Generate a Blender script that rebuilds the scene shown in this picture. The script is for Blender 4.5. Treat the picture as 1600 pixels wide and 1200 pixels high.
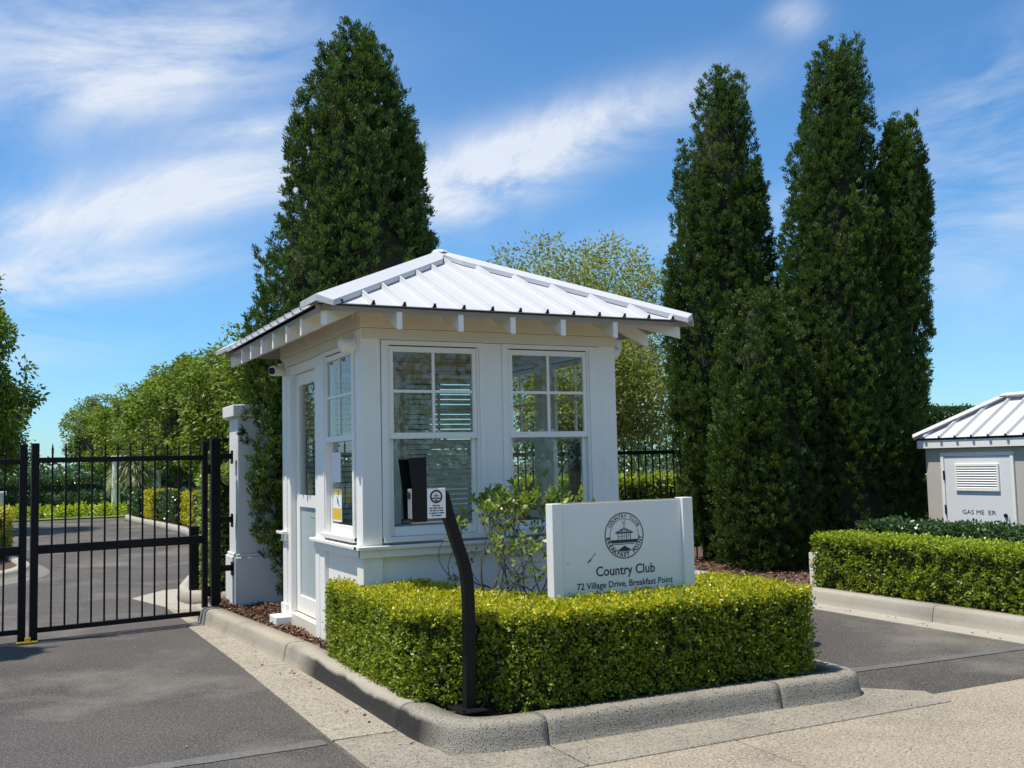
import bpy, bmesh, math, random
import numpy as np
from mathutils import Matrix, Vector
rng = np.random.default_rng(7); random.seed(7)
S = bpy.context.scene; C = S.collection
for o in list(bpy.data.objects): bpy.data.objects.remove(o)

# ------------------------------------------------------------------ camera
# metres; X runs along the booth's street side, Y along its lane side, origin = the booth's near corner on the ground
FPX, PITCH, ROLL, TH = 1588.2, .07664, .02330, .46155
CAM = np.array([-2.325, -7.165, 1.55])
cp, sp, cr, sr = math.cos(PITCH), math.sin(PITCH), math.cos(ROLL), math.sin(ROLL)
_f = np.array([0, cp, sp]); _r = np.array([1., 0, 0]); _d = np.array([0, sp, -cp])
_A = np.array([[math.cos(TH), math.sin(TH), 0], [-math.sin(TH), math.cos(TH), 0], [0, 0, 1.]])
RIGHT, DOWN, FWD = _A @ (cr*_r + sr*_d), _A @ (-sr*_r + cr*_d), _A @ _f
def ray(x, y): return RIGHT*(x-800)/FPX + DOWN*(y-600)/FPX + FWD      # photo pixel (1600x1200) -> direction
def on_z(x, y, z=0.):
    d = ray(x, y); return CAM + d*(z-CAM[2])/d[2]
FH = np.array([FWD[0], FWD[1], 0]); FH /= np.linalg.norm(FH); RH = np.array([FH[1], -FH[0], 0])
def on_facing(x, y, base):                                           # point on the upright plane through base that faces the camera
    d = ray(x, y); return CAM + d*np.dot(np.array(base)-CAM, FH)/np.dot(d, FH)
cam = bpy.data.objects.new('camera', bpy.data.cameras.new('camera')); C.objects.link(cam)
cam.data.sensor_width = 36; cam.data.lens = FPX/1600*36; cam.data.clip_end = 2000; cam.data.clip_start = .05
Mx = Matrix.Identity(4)
for i in range(3): Mx[i][0], Mx[i][1], Mx[i][2], Mx[i][3] = RIGHT[i], -DOWN[i], -FWD[i], CAM[i]
cam.matrix_world = Mx; S.camera = cam

# ------------------------------------------------------------------ sun, sky, exposure
EL, DEL = math.radians(69), math.radians(12)
SUN = np.array([-math.cos(EL)*math.cos(DEL), math.cos(EL)*math.sin(DEL), math.sin(EL)])   # towards the sun
sl = bpy.data.lights.new('sun', 'SUN'); sl.energy = 3.9; sl.angle = math.radians(.53); sl.color = (1, .93, .82)
so = bpy.data.objects.new('sun', sl); C.objects.link(so); so.location = (0, 0, 30)
so.rotation_euler = Vector(SUN).to_track_quat('Z', 'Y').to_euler()
W = bpy.data.worlds.new('World'); S.world = W; W.use_nodes = True
nt = W.node_tree; nt.nodes.clear(); N = nt.nodes.new; LK = nt.links.new
def wmath(op, a, b=None, clamp=False):
    n = N('ShaderNodeMath'); n.operation = op; n.use_clamp = clamp
    for i, v in enumerate((a, b)):
        if v is None: continue
        if isinstance(v, (int, float)): n.inputs[i].default_value = v
        else: LK(v, n.inputs[i])
    return n.outputs[0]
sky = N('ShaderNodeTexSky'); sky.sky_type = 'NISHITA'; sky.sun_disc = False; sky.sun_elevation = EL
sky.sun_rotation = math.atan2(SUN[0], SUN[1]); sky.air_density = 1.0; sky.dust_density = .25; sky.ozone_density = 3.0
tc = N('ShaderNodeTexCoord'); DIRV = tc.outputs['Generated']
def wdot(v):
    n = N('ShaderNodeVectorMath'); n.operation = 'DOT_PRODUCT'; LK(DIRV, n.inputs[0]); n.inputs[1].default_value = tuple(v); return n.outputs['Value']
def cloud_noise(scale, stretch, detail, rough, off=0., dist=0.):     # high thin cloud: noise stretched along one bearing
    a = RH*math.cos(.2)+np.array([0, 0, 1])*math.sin(.2); b = np.cross(FH, a); 
    cb = N('ShaderNodeCombineXYZ')
    LK(wmath('ADD', wmath('DIVIDE', wdot(a), stretch), off), cb.inputs[0]); LK(wdot(b), cb.inputs[1]); LK(wmath('MULTIPLY', wdot(FH), .6), cb.inputs[2])
    n = N('ShaderNodeTexNoise'); n.inputs['Scale'].default_value = scale; n.inputs['Detail'].default_value = detail
    n.inputs['Roughness'].default_value = rough; n.inputs['Distortion'].default_value = dist; LK(cb.outputs[0], n.inputs['Vector']); return n.outputs['Fac']
n1 = cloud_noise(7.5, 2.3, 12, .64, 0, .7); n2 = cloud_noise(2.1, 1.7, 4, .5, 3.7); n3 = cloud_noise(17, 3.0, 6, .65, 1.3, .3)
# banks of cirrus: (x, y, half length, half height, tilt in degrees, density) at their bearing
BANKS = [(110, 100, 260, 80, -2, 1.0), (330, 60, 120, 45, -20, .45), (230, 318, 270, 46, -10, 1.05), (380, 275, 120, 40, -12, .6), (50, 445, 200, 40, -5, .85), (230, 425, 130, 22, -8, .5), (880, 215, 190, 42, -19, 1.15), (740, 300, 120, 48, -15, .8),
         (400, 198, 70, 15, -8, .7), (1245, 26, 34, 24, -10, .6), (1520, 140, 170, 60, -28, .55), (1560, 375, 150, 85, -8, .75), (60, 540, 150, 26, -4, .4), (1500, 270, 200, 40, -15, .3), (1000, 380, 200, 30, -10, .25)]
tot = None
for x, y, a, b, t, k in BANKS:
    c = ray(x, y); c /= np.linalg.norm(c); t = math.radians(t)
    ax = RIGHT*math.cos(t)+DOWN*math.sin(t); ay = np.cross(c, ax); ay /= np.linalg.norm(ay); ax = np.cross(ay, c)
    q = wmath('ADD', wmath('POWER', wmath('ABSOLUTE', wmath('MULTIPLY', wdot(ax), FPX/a)), 2.0), wmath('POWER', wmath('ABSOLUTE', wmath('MULTIPLY', wdot(ay), FPX/b)), 2.0))
    g = wmath('MULTIPLY', wmath('EXPONENT', wmath('MULTIPLY', q, -.8)), k)
    g = wmath('MULTIPLY', g, wmath('GREATER_THAN', wdot(c), 0.))
    tot = g if tot is None else wmath('ADD', tot, g)
# the same kind of thin cloud over the rest of the sky
rest = wmath('MULTIPLY', wmath('SUBTRACT', 1., wmath('MULTIPLY', wmath('SUBTRACT', wdot(FWD), .62), 5., True)), wmath('MULTIPLY', wmath('SUBTRACT', n2, .42, True), 2.6))
tot = wmath('ADD', tot, rest)
tex = wmath('ADD', wmath('MULTIPLY', wmath('SUBTRACT', n1, .38), 4.2), wmath('MULTIPLY', wmath('SUBTRACT', n3, .5), 1.1))
mask = wmath('MULTIPLY', tot, tex, True)
mask = wmath('ADD', mask, wmath('MULTIPLY', wmath('SUBTRACT', tot, .6, True), .22), True)
mask = wmath('MULTIPLY', mask, .86)
hz = wmath('MULTIPLY', wmath('POWER', wmath('SUBTRACT', 1., wmath('ABSOLUTE', wdot((0, 0, 1)))), 9.), .10)   # paler towards the horizon all round
mask = wmath('ADD', mask, hz, True)
tint = N('ShaderNodeMixRGB'); tint.blend_type = 'MULTIPLY'; tint.inputs[0].default_value = 1; tint.inputs[2].default_value = (.50, .84, 1.06, 1); LK(sky.outputs[0], tint.inputs[1])
mix = N('ShaderNodeMixRGB'); LK(mask, mix.inputs[0]); LK(tint.outputs[0], mix.inputs[1]); mix.inputs[2].default_value = (5.6, 5.9, 6.4, 1)
bg = N('ShaderNodeBackground'); bg.inputs[1].default_value = .1; LK(mix.outputs[0], bg.inputs[0])
wo = N('ShaderNodeOutputWorld'); LK(bg.outputs[0], wo.inputs[0])
S.view_settings.view_transform = 'Standard'; S.view_settings.look = 'None'; S.view_settings.exposure = .6; S.view_settings.gamma = 1
S.view_settings.use_curve_mapping = False
S.render.engine = 'CYCLES'; S.render.resolution_x, S.render.resolution_y = 1024, 768
S.cycles.max_bounces = 8; S.cycles.transparent_max_bounces = 16; S.cycles.caustics_reflective = S.cycles.caustics_refractive = False

# ------------------------------------------------------------------ materials
def mat(name, col, rough=.5, var=.0, vscale=4., bump=0., bscale=60., spec=.5, metal=0., col2=None, speck=None, stain=None):
    """plain principled paint, broken up by noise: var mixes towards col2, speck=(colour, scale, amount), stain=(colour, scale, lo, hi)"""
    m = bpy.data.materials.new(name); m.use_nodes = True; t = m.node_tree; b = t.nodes['Principled BSDF']; nn = t.nodes.new; lk = t.links.new
    b.inputs['Roughness'].default_value = rough; b.inputs['Specular IOR Level'].default_value = spec; b.inputs['Metallic'].default_value = metal
    c4 = tuple(col)+(1,); b.inputs['Base Color'].default_value = c4
    co = nn('ShaderNodeTexCoord').outputs['Object']
    cur = None
    def noise(scale, det=5, r=.6):
        n = nn('ShaderNodeTexNoise'); n.inputs['Scale'].default_value = scale; n.inputs['Detail'].default_value = det; n.inputs['Roughness'].default_value = r; lk(co, n.inputs['Vector']); return n.outputs['Fac']
    def ramp(fac, lo, hi):
        n = nn('ShaderNodeMapRange'); n.inputs[1].default_value = lo; n.inputs[2].default_value = hi; lk(fac, n.inputs[0]); return n.outputs[0]
    def mixto(fac, c, cur, amt=1.):
        if amt != 1.:
            k = nn('ShaderNodeMath'); k.operation = 'MULTIPLY'; k.inputs[1].default_value = amt; lk(fac, k.inputs[0]); fac = k.outputs[0]
        x = nn('ShaderNodeMixRGB'); lk(fac, x.inputs[0]); x.inputs[2].default_value = tuple(c)+(1,)
        if cur is None: x.inputs[1].default_value = c4
        else: lk(cur, x.inputs[1])
        return x.outputs[0]
    if var: cur = mixto(ramp(noise(vscale), .3, .7), col2 if col2 else tuple(v*.7 for v in col), cur, var)
    if stain: cur = mixto(ramp(noise(stain[1], 6, .65), stain[2], stain[3]), stain[0], cur)
    if speck:
        for sc in (speck if isinstance(speck, list) else [speck]): cur = mixto(ramp(noise(sc[1], 2, .5), sc[3] if len(sc) > 3 else .5, sc[4] if len(sc) > 4 else .6), sc[0], cur, sc[2])
    if cur is not None: lk(cur, b.inputs['Base Color'])
    if bump:
        bp = nn('ShaderNodeBump'); bp.inputs['Strength'].default_value = bump; bp.inputs['Distance'].default_value = .01; lk(noise(bscale, 4), bp.inputs['Height']); lk(bp.outputs[0], b.inputs['Normal'])
    return m
def leafmat(name, c1, c2, rough=.45, trans=.3, c3=None, spec=.4):
    m = bpy.data.materials.new(name); m.use_nodes = True; t = m.node_tree; b = t.nodes['Principled BSDF']; nn = t.nodes.new; lk = t.links.new
    b.inputs['Roughness'].default_value = rough; b.inputs['Specular IOR Level'].default_value = spec
    at = nn('ShaderNodeAttribute'); at.attribute_name = 'rnd'
    rp = nn('ShaderNodeValToRGB'); e = rp.color_ramp.elements; e[0].color = tuple(c1)+(1,); e[1].color = tuple(c2)+(1,)
    if c3: x = e.new(.93); x.color = tuple(c2)+(1,); e[2].color = tuple(c3)+(1,)
    lk(at.outputs['Fac'], rp.inputs[0]); lk(rp.outputs[0], b.inputs['Base Color'])
    tr = nn('ShaderNodeBsdfTranslucent'); g = nn('ShaderNodeMixRGB'); g.blend_type = 'MULTIPLY'; g.inputs[0].default_value = 1; g.inputs[2].default_value = (1.5, 1.35, .6, 1); lk(rp.outputs[0], g.inputs[1]); lk(g.outputs[0], tr.inputs[0])
    mx = nn('ShaderNodeMixShader'); mx.inputs[0].default_value = trans; lk(b.outputs[0], mx.inputs[1]); lk(tr.outputs[0], mx.inputs[2]); lk(mx.outputs[0], t.nodes['Material Output'].inputs[0])
    return m
M = {}
M['white'] = mat('white_paint', (.86, .845, .80), .45, .3, 3, .08, 40, col2=(.78, .755, .69), stain=((.66, .62, .54), 1.6, .62, .85))
M['cream'] = mat('cream_bounce_tint', (.74, .68, .57), .5, .35, 4, .05, 30, col2=(.63, .55, .44))  # warm bounced light put into the beam and trim colour; threshold shares it
M['roof'] = mat('white_roof_steel', (.56, .565, .58), .45, .35, 2.5, .0, 10, col2=(.49, .49, .49), spec=.5)
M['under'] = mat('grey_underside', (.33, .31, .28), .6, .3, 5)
M['dark'] = mat('dark_gap', (.02, .017, .015), .8)
M['black'] = mat('black_powdercoat', (.007, .007, .008), .5, .4, 8, .1, 300, spec=.22, col2=(.011, .011, .012))
M['render'] = mat('painted_render', (.70, .69, .66), .75, .35, 2.2, .25, 90, col2=(.58, .56, .52))
M['cabinetwall'] = mat('cabinet_render', (.50, .47, .41), .75, .35, 2.2, .2, 90, col2=(.42, .39, .34))
M['rubber'] = mat('black_rubber', (.008, .008, .009), .45, spec=.3)
M['silver'] = mat('brushed_silver', (.6, .61, .62), .3, metal=.85)
M['yellow'] = mat('yellow_paint', (.75, .5, .03), .5, .5, 30, col2=(.5, .33, .05))
M['paper'] = mat('white_paper', (.8, .81, .82), .6)
M['frost'] = mat('frosted_glass', (.42, .50, .50), .25, .2, 2)
M['asphalt'] = mat('asphalt', (.100, .091, .082), .8, 1., .45, .8, 110, spec=.3, col2=(.045, .041, .038), stain=((.175, .157, .135), .6, .50, .68),
                   speck=[((.26, .245, .22), 95, .85, .58, .66), ((.022, .02, .02), 75, .85, .57, .68), ((.17, .155, .14), 45, .5, .55, .7)])
M['patch'] = mat('asphalt_joint_sealed', (.135, .133, .128), .75, .8, 5, .6, 110, col2=(.09, .086, .081), speck=[((.22, .21, .2), 95, .7, .56, .66), ((.04, .04, .04), 75, .7, .57, .68)])
M['concrete'] = mat('kerb_concrete', (.36, .322, .255), .85, .7, 3, .6, 110, spec=.2, col2=(.26, .232, .185), stain=((.20, .178, .145), 2.2, .55, .75), speck=[((.08, .07, .058), 75, .85, .56, .64), ((.50, .455, .37), 80, .75, .57, .66)])
M['kerbpit'] = mat('pitted_kerb', (.345, .318, .262), .9, .5, 3, .9, 120, spec=.2, col2=(.265, .243, .203), stain=((.20, .185, .158), 4, .55, .75), speck=[((.05, .046, .04), 115, .85, .575, .63), ((.10, .093, .08), 190, .7, .54, .64)])
def scuff(name, base, y0, y1):
    """kerb concrete whose lane face is blackened by tyres between y0 and y1, ragged along its upper edge"""
    m = M[base].copy(); m.name = name; M[name] = m; t = m.node_tree; nn = t.nodes.new; lk = t.links.new; b = t.nodes['Principled BSDF']; old = b.inputs['Base Color'].links[0].from_socket
    def mth(op, a, c=None, clamp=False):
        n = nn('ShaderNodeMath'); n.operation = op; n.use_clamp = clamp
        for i, v in enumerate((a, c)):
            if v is None: continue
            if isinstance(v, (int, float)): n.inputs[i].default_value = v
            else: lk(v, n.inputs[i])
        return n.outputs[0]
    co = nn('ShaderNodeTexCoord'); sx = nn('ShaderNodeSeparateXYZ'); lk(co.outputs['Object'], sx.inputs[0]); nx = nn('ShaderNodeSeparateXYZ'); lk(nn('ShaderNodeNewGeometry').outputs['True Normal'], nx.inputs[0])
    def noise(sc, d=5):
        n = nn('ShaderNodeTexNoise'); n.inputs['Scale'].default_value = sc; n.inputs['Detail'].default_value = d; lk(co.outputs['Object'], n.inputs['Vector']); return n.outputs['Fac']
    hgt = mth('MULTIPLY', mth('SUBTRACT', mth('ADD', .085, mth('MULTIPLY', noise(2.4, 6), .10)), sx.outputs['Z']), 45., True)
    rng_ = mth('MULTIPLY', mth('MULTIPLY', mth('SUBTRACT', y1, sx.outputs['Y']), 2.2, True), mth('MULTIPLY', mth('SUBTRACT', sx.outputs['Y'], y0), 4., True))
    face = mth('MULTIPLY', mth('SUBTRACT', mth('MULTIPLY', nx.outputs['X'], -1.), .25), 3., True)
    k = mth('MULTIPLY', mth('MULTIPLY', hgt, rng_), mth('MULTIPLY', face, mth('ADD', .78, mth('MULTIPLY', noise(28, 4), .5)), True), True)
    x = nn('ShaderNodeMixRGB'); lk(k, x.inputs[0]); lk(old, x.inputs[1]); x.inputs[2].default_value = (.032, .030, .028, 1); lk(x.outputs[0], b.inputs['Base Color'])
M['kerbtop'] = mat('old_kerb', (.37, .335, .27), .85, .6, 3, .5, 110, spec=.2, col2=(.29, .26, .21), stain=((.22, .20, .165), 3, .55, .78), speck=[((.16, .145, .12), 95, .6, .57, .66)])
scuff('kerbscuff', 'kerbtop', -1.9, .75); scuff('kerbscuff2', 'kerbpit', -1.95, .75)
M['newkerb'] = mat('clean_kerb', (.40, .375, .32), .8, .5, 2, .2, 120, spec=.2, col2=(.33, .30, .25), stain=((.30, .24, .17), 1.3, .55, .8), speck=((.25, .23, .19), 120, .5))
M['aggregate'] = mat('exposed_aggregate', (.385, .338, .262), .85, .6, 1.1, .8, 100, spec=.2, col2=(.285, .253, .2), stain=((.20, .185, .155), .9, .52, .75),
                     speck=[((.52, .46, .36), 60, .85, .55, .63), ((.10, .08, .06), 70, .85, .565, .64), ((.25, .19, .12), 130, .6, .5, .6)])
M['apron'] = mat('apron_concrete', (.30, .27, .215), .88, .7, 2.5, .7, 90, spec=.2, col2=(.21, .19, .155), stain=((.17, .155, .13), 1.6, .52, .75), speck=[((.075, .066, .055), 70, .8, .565, .64), ((.43, .39, .32), 80, .7, .57, .66)])
M['jointdirt'] = mat('joint_dirt', (.13, .115, .09), .95, .5, 20)
M['soil'] = mat('soil', (.10, .06, .04), .95, .6, 15, .8, 60, col2=(.05, .03, .02))
M['chip'] = leafmat('bark_chip', (.06, .035, .022), (.30, .17, .11), .85, 0., (.42, .30, .2), .2)
M['lawn'] = mat('lawn', (.13, .20, .045), .9, .6, 1.5, .6, 90, col2=(.09, .14, .03), speck=((.2, .25, .07), 60, .6))
M['earth'] = mat('earth', (.09, .10, .045), .95, .6, .4, .5, 20, col2=(.07, .06, .035))
M['bark'] = mat('bark', (.13, .10, .075), .9, .6, 9, .8, 30, col2=(.07, .055, .04))
M['greybark'] = mat('grey_bark', (.30, .27, .23), .9, .6, 6, .8, 25, col2=(.17, .15, .125))
M['twig'] = mat('twig', (.15, .115, .085), .8, .6, 20, .4, 60, col2=(.07, .052, .04))
M['core'] = mat('shaded_twig_core', (.026, .032, .013), .95, .6, 12, .8, 30, col2=(.02, .02, .01))  # twig cores of crowns and hedges, inner shade put into the colour
M['coni'] = leafmat('conifer_foliage', (.020, .050, .013), (.100, .178, .034), .6, .22, (.17, .26, .052), .3)
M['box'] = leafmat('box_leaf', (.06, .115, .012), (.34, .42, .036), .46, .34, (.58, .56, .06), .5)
M['boxtop'] = leafmat('box_sunlit_new_growth', (.28, .32, .020), (.64, .62, .035), .42, .38, (.74, .62, .06), .45)  # yellow of young leaves, with sunlight on the top put into the colour
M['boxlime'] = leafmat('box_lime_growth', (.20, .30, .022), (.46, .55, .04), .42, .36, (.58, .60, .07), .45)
M['dkhedge'] = leafmat('dark_hedge_leaf', (.03, .075, .022), (.085, .16, .05), .3, .2, (.16, .24, .09), .55)
M['lilly'] = leafmat('avenue_leaf', (.05, .10, .016), (.26, .37, .05), .5, .36, (.42, .52, .085), .4)
M['palegrass'] = leafmat('pale_grass', (.22, .27, .16), (.45, .5, .36), .5, .3)
M['pale'] = leafmat('pale_shrub_leaf', (.16, .25, .05), (.36, .46, .12), .4, .3, (.5, .58, .2))
M['olive'] = leafmat('gum_leaf', (.13, .17, .045), (.32, .37, .09), .5, .4, (.46, .49, .15))
M['gard'] = leafmat('glossy_leaf', (.10, .19, .03), (.27, .36, .06), .28, .3, (.4, .42, .1), .55)
M['yhedge'] = leafmat('yellow_hedge_leaf', (.30, .33, .025), (.55, .52, .04), .4, .35, (.65, .58, .06))
M['print'] = mat('printed_ink', (.018, .026, .038), .6)
M['blind'] = mat('blind_slat', (.72, .74, .68), .5, .2, 3)
M['signface'] = mat('sign_panel', (.76, .77, .77), .35, .25, 5, .03, 20, col2=(.62, .64, .66))
M['glass'] = bpy.data.materials.new('window_glass'); M['glass'].use_nodes = True
t_ = M['glass'].node_tree; t_.nodes.remove(t_.nodes['Principled BSDF'])
ga, gb, gc, gf, gp_, gm_ = [t_.nodes.new(k) for k in ('ShaderNodeBsdfTransparent', 'ShaderNodeBsdfGlossy', 'ShaderNodeMixShader', 'ShaderNodeLayerWeight', 'ShaderNodeMath', 'ShaderNodeMath')]
ga.inputs[0].default_value = (.90, .94, .92, 1); gb.inputs['Roughness'].default_value = .01; gf.inputs[0].default_value = .5      # both faces of a thin sheet: about 7 per cent head on
gp_.operation = 'POWER'; gp_.inputs[1].default_value = 4.2; gm_.operation = 'MULTIPLY_ADD'; gm_.inputs[1].default_value = .9; gm_.inputs[2].default_value = .075
t_.links.new(gf.outputs['Facing'], gp_.inputs[0]); t_.links.new(gp_.outputs[0], gm_.inputs[0]); t_.links.new(gm_.outputs[0], gc.inputs[0])
t_.links.new(ga.outputs[0], gc.inputs[1]); t_.links.new(gb.outputs[0], gc.inputs[2]); t_.links.new(gc.outputs[0], t_.nodes['Material Output'].inputs[0])

# ------------------------------------------------------------------ builders
ORG = {}
def empty(name, loc, label=None, cat=None, group=None):
    o = bpy.data.objects.new(name, None); o.empty_display_size = .2; C.objects.link(o); o.location = loc; ORG[o.name] = np.array(loc, float); tag(o, label, cat, group); return o
def tag(o, label=None, cat=None, group=None, kind=None):
    for k, v in (('label', label), ('category', cat), ('group', group), ('kind', kind)):
        if v: o[k] = v
    return o
def link(name, me, m, parent=None, mats=None):
    o = bpy.data.objects.new(name, me); C.objects.link(o)
    for x in (mats or [m]): me.materials.append(M[x])
    if parent is not None:
        o.parent = parent; ORG[o.name] = ORG[parent.name]
    else: ORG[o.name] = np.zeros(3)
    return o
class MB:
    """collects solids in world coordinates; build() makes one mesh object"""
    def __init__(s): s.v = []; s.f = []; s.mi = []
    def add(s, vs, fs, mi=0):
        n = len(s.v); s.v += [tuple(float(c) for c in p) for p in vs]; s.f += [tuple(i+n for i in f) for f in fs]; s.mi += [mi]*len(fs); return s
    def box(s, x0, x1, y0, y1, z0, z1, mi=0):
        x0, x1 = sorted((x0, x1)); y0, y1 = sorted((y0, y1))
        return s.add([(x0,y0,z0),(x1,y0,z0),(x1,y1,z0),(x0,y1,z0),(x0,y0,z1),(x1,y0,z1),(x1,y1,z1),(x0,y1,z1)], [(3,2,1,0),(4,5,6,7),(0,1,5,4),(1,2,6,5),(2,3,7,6),(3,0,4,7)], mi)
    def prism(s, poly, vec, mi=0):                                    # polygon (3-D points) pushed along vec
        n = len(poly); p = [np.array(q, float) for q in poly]; v = np.array(vec, float)
        return s.add(p+[q+v for q in p], [tuple(range(n))[::-1], tuple(range(n, 2*n))]+[(i, (i+1) % n, (i+1) % n+n, i+n) for i in range(n)], mi)
    def tube(s, pts, rad, seg=8, mi=0, cap=True):
        pts = [np.array(p, float) for p in pts]; rad = rad if hasattr(rad, '__len__') else [rad]*len(pts); n0 = len(s.v); vs = []; fs = []
        for i, p in enumerate(pts):
            d = pts[min(i+1, len(pts)-1)]-pts[max(i-1, 0)]; d = d/(np.linalg.norm(d)+1e-9)
            a = np.cross(d, (0, 0, 1.) if abs(d[2]) < .9 else (1., 0, 0)); a /= np.linalg.norm(a); b = np.cross(d, a)
            vs += [p+rad[i]*(a*math.cos(2*math.pi*k/seg)+b*math.sin(2*math.pi*k/seg)) for k in range(seg)]
        for i in range(len(pts)-1): fs += [(i*seg+k, i*seg+(k+1) % seg, (i+1)*seg+(k+1) % seg, (i+1)*seg+k) for k in range(seg)]
        if cap: fs += [tuple(range(seg))[::-1], tuple((len(pts)-1)*seg+k for k in range(seg))]
        return s.add(vs, fs, mi)
    def build(s, name, m, parent=None, bevel=0., smooth=False, seg=2):
        off = ORG[parent.name] if parent is not None else np.zeros(3)
        me = bpy.data.meshes.new(name); me.from_pydata([tuple(np.array(p)-off) for p in s.v], [], s.f)
        o = link(name, me, None, parent, m if isinstance(m, (list, tuple)) else [m])
        me.polygons.foreach_set('material_index', s.mi)
        if smooth: me.polygons.foreach_set('use_smooth', [True]*len(me.polygons))
        bm = bmesh.new(); bm.from_mesh(me); bmesh.ops.recalc_face_normals(bm, faces=bm.faces); bm.to_mesh(me); bm.free()
        if bevel:
            b = o.modifiers.new('edge', 'BEVEL'); b.width = bevel; b.segments = seg; b.limit_method = 'ANGLE'; b.angle_limit = math.radians(35)
        return o
def bx(name, m, parent, *a, bevel=.004): return MB().box(*a).build(name, m, parent, bevel)
def sheet(name, m, poly, z, kind='structure', parent=None):
    off = ORG[parent.name] if parent is not None else np.zeros(3)
    me = bpy.data.meshes.new(name); me.from_pydata([(x-off[0], y-off[1], z-off[2]) for x, y in poly], [], [tuple(range(len(poly)))]); o = link(name, me, m, parent)
    if kind: o['kind'] = kind
    return o
def unit(a): return a/(np.linalg.norm(a, axis=-1, keepdims=True)+1e-9)
def cards(name, m, P, D, L, Wd, parent=None, rnd=None, fold=.25, mats=None, mi=None):
    """leaves: one folded four-point blade each, from P along D"""
    n = len(P); D = unit(D); up = rng.normal(size=(n, 3)); X = unit(np.cross(D, up)); Nn = np.cross(X, D)
    L = np.broadcast_to(L, n)[:, None]; Wd = np.broadcast_to(Wd, n)[:, None]
    V = np.empty((n, 4, 3)); V[:, 0] = P; V[:, 1] = P+D*L*.5+X*Wd*.5+Nn*Wd*fold; V[:, 2] = P+D*L; V[:, 3] = P+D*L*.5-X*Wd*.5+Nn*Wd*fold
    off = ORG[parent.name] if parent is not None else np.zeros(3)
    me = bpy.data.meshes.new(name); me.vertices.add(4*n); me.loops.add(4*n); me.polygons.add(n)
    me.vertices.foreach_set('co', (V-off).astype(np.float32).ravel()); me.loops.foreach_set('vertex_index', np.arange(4*n, dtype=np.int32))
    me.polygons.foreach_set('loop_start', np.arange(0, 4*n, 4, dtype=np.int32))
    if mi is not None: me.polygons.foreach_set('material_index', mi.astype(np.int32))
    a = me.attributes.new('rnd', 'FLOAT', 'FACE'); a.data.foreach_set('value', (rng.random(n) if rnd is None else np.clip(rnd, 0, 1)).astype(np.float32))
    me.update(calc_edges=True); return link(name, me, m, parent, mats)
def copy_tree(o, loc=None, rz=None, sc=None, parent=None):
    c = o.copy(); C.objects.link(c); c.parent = parent; ORG[c.name] = ORG[o.name]
    if loc is not None: c.location = loc
    if rz is not None: c.rotation_euler = (0, 0, rz)
    if sc is not None: c.scale = sc
    for ch in list(o.children): copy_tree(ch, parent=c)
    return c
def text(s, size, bold=0.):
    cu = bpy.data.curves.new('lettering', 'FONT'); cu.body = s; cu.size = size; cu.align_x = 'CENTER'; cu.offset = bold*size; cu.resolution_u = 3
    o = bpy.data.objects.new('lettering', cu); C.objects.link(o); bpy.context.view_layer.update()
    me = bpy.data.meshes.new_from_object(o.evaluated_get(bpy.context.evaluated_depsgraph_get())); bpy.data.objects.remove(o)
    v = np.array([p.co[:] for p in me.vertices]).reshape(-1, 3); f = [tuple(p.vertices) for p in me.polygons]; bpy.data.meshes.remove(me); return v, f

# ------------------------------------------------------------------ ground, roads, kerbs
sheet('ground', 'earth', [(-400, -300), (400, -300), (400, 600), (-400, 600)], -.03)
sheet('driveway', 'asphalt', [(-.665, -2.57), (-.665, 5.3), (-.3, 5.9), (.4, 9.3), (1.25, 14), (1.5, 17.5), (1.45, 21), (.9, 28.5), (-7, 29.5), (-9, 29), (-9, -2.57)], 0)
sheet('exit_lane', 'asphalt', [(2.6, -2.0), (2.9, -2.42), (5.17, -2.48), (12, -2.6), (12, -2.4), (5.17, -2.3), (5.17, 30), (2.6, 30)], -.001)
def ragged(x0, y0, x1, y1, w):
    t = np.linspace(0, 1, 40); x = x0+(x1-x0)*t; y = y0+(y1-y0)*t; j = lambda: np.cumsum(rng.normal(size=40))*.0012+rng.normal(size=40)*.003
    return list(zip(x, y-w/2+j()))+list(zip(x[::-1], (y+w/2+j())[::-1]))
sheet('sealed_joint', 'patch', ragged(-3.9, -1.44, -.70, -1.415, .11), .004); sheet('sealed_joint', 'patch', ragged(2.78, -1.55, 5.0, -1.66, .11), .004)
# paved crossing in front, cut into slabs by narrow joints
base = sheet('crossing', 'jointdirt', [(-9, -14), (14, -14), (14, -2.36), (3.0, -2.36), (2.98, -2.58), (-.3, -2.58), (-9, -2.59)], -.012)
def slab(parent, name, m, poly, z0, z1, bevel=.006): return MB().prism([(x, y, z0) for x, y in poly], (0, 0, z1-z0)).build(name, m, parent, bevel)
ji = [-9, -6.2, -3.6, -1.2, 1.28, 3.9, 6.5, 9.2, 14]
for a, b in zip(ji[:-1], ji[1:]):
    for r0, r1 in ((-2.585, -6.0), (-6.0, -10), (-10, -14)):
        k = -.06 if r0 > -3 else 0
        p = [(a+.005+k*2, r1+.005), (b-.005+k*2, r1+.005), (b-.005, r0+.006), (a+.005, r0+.006)]
        if r0 > -3 and a == 1.28: p = [p[0], p[1], (b-.005, -2.375), (2.99, -2.375), (2.965, r0+.006), p[3]]
        if r0 > -3 and a > 3: p = [p[0], p[1], (b-.005, -2.375), (a+.005, -2.375)]
        slab(base, 'paving_slab', 'aggregate', p, -.08, .002)
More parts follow.
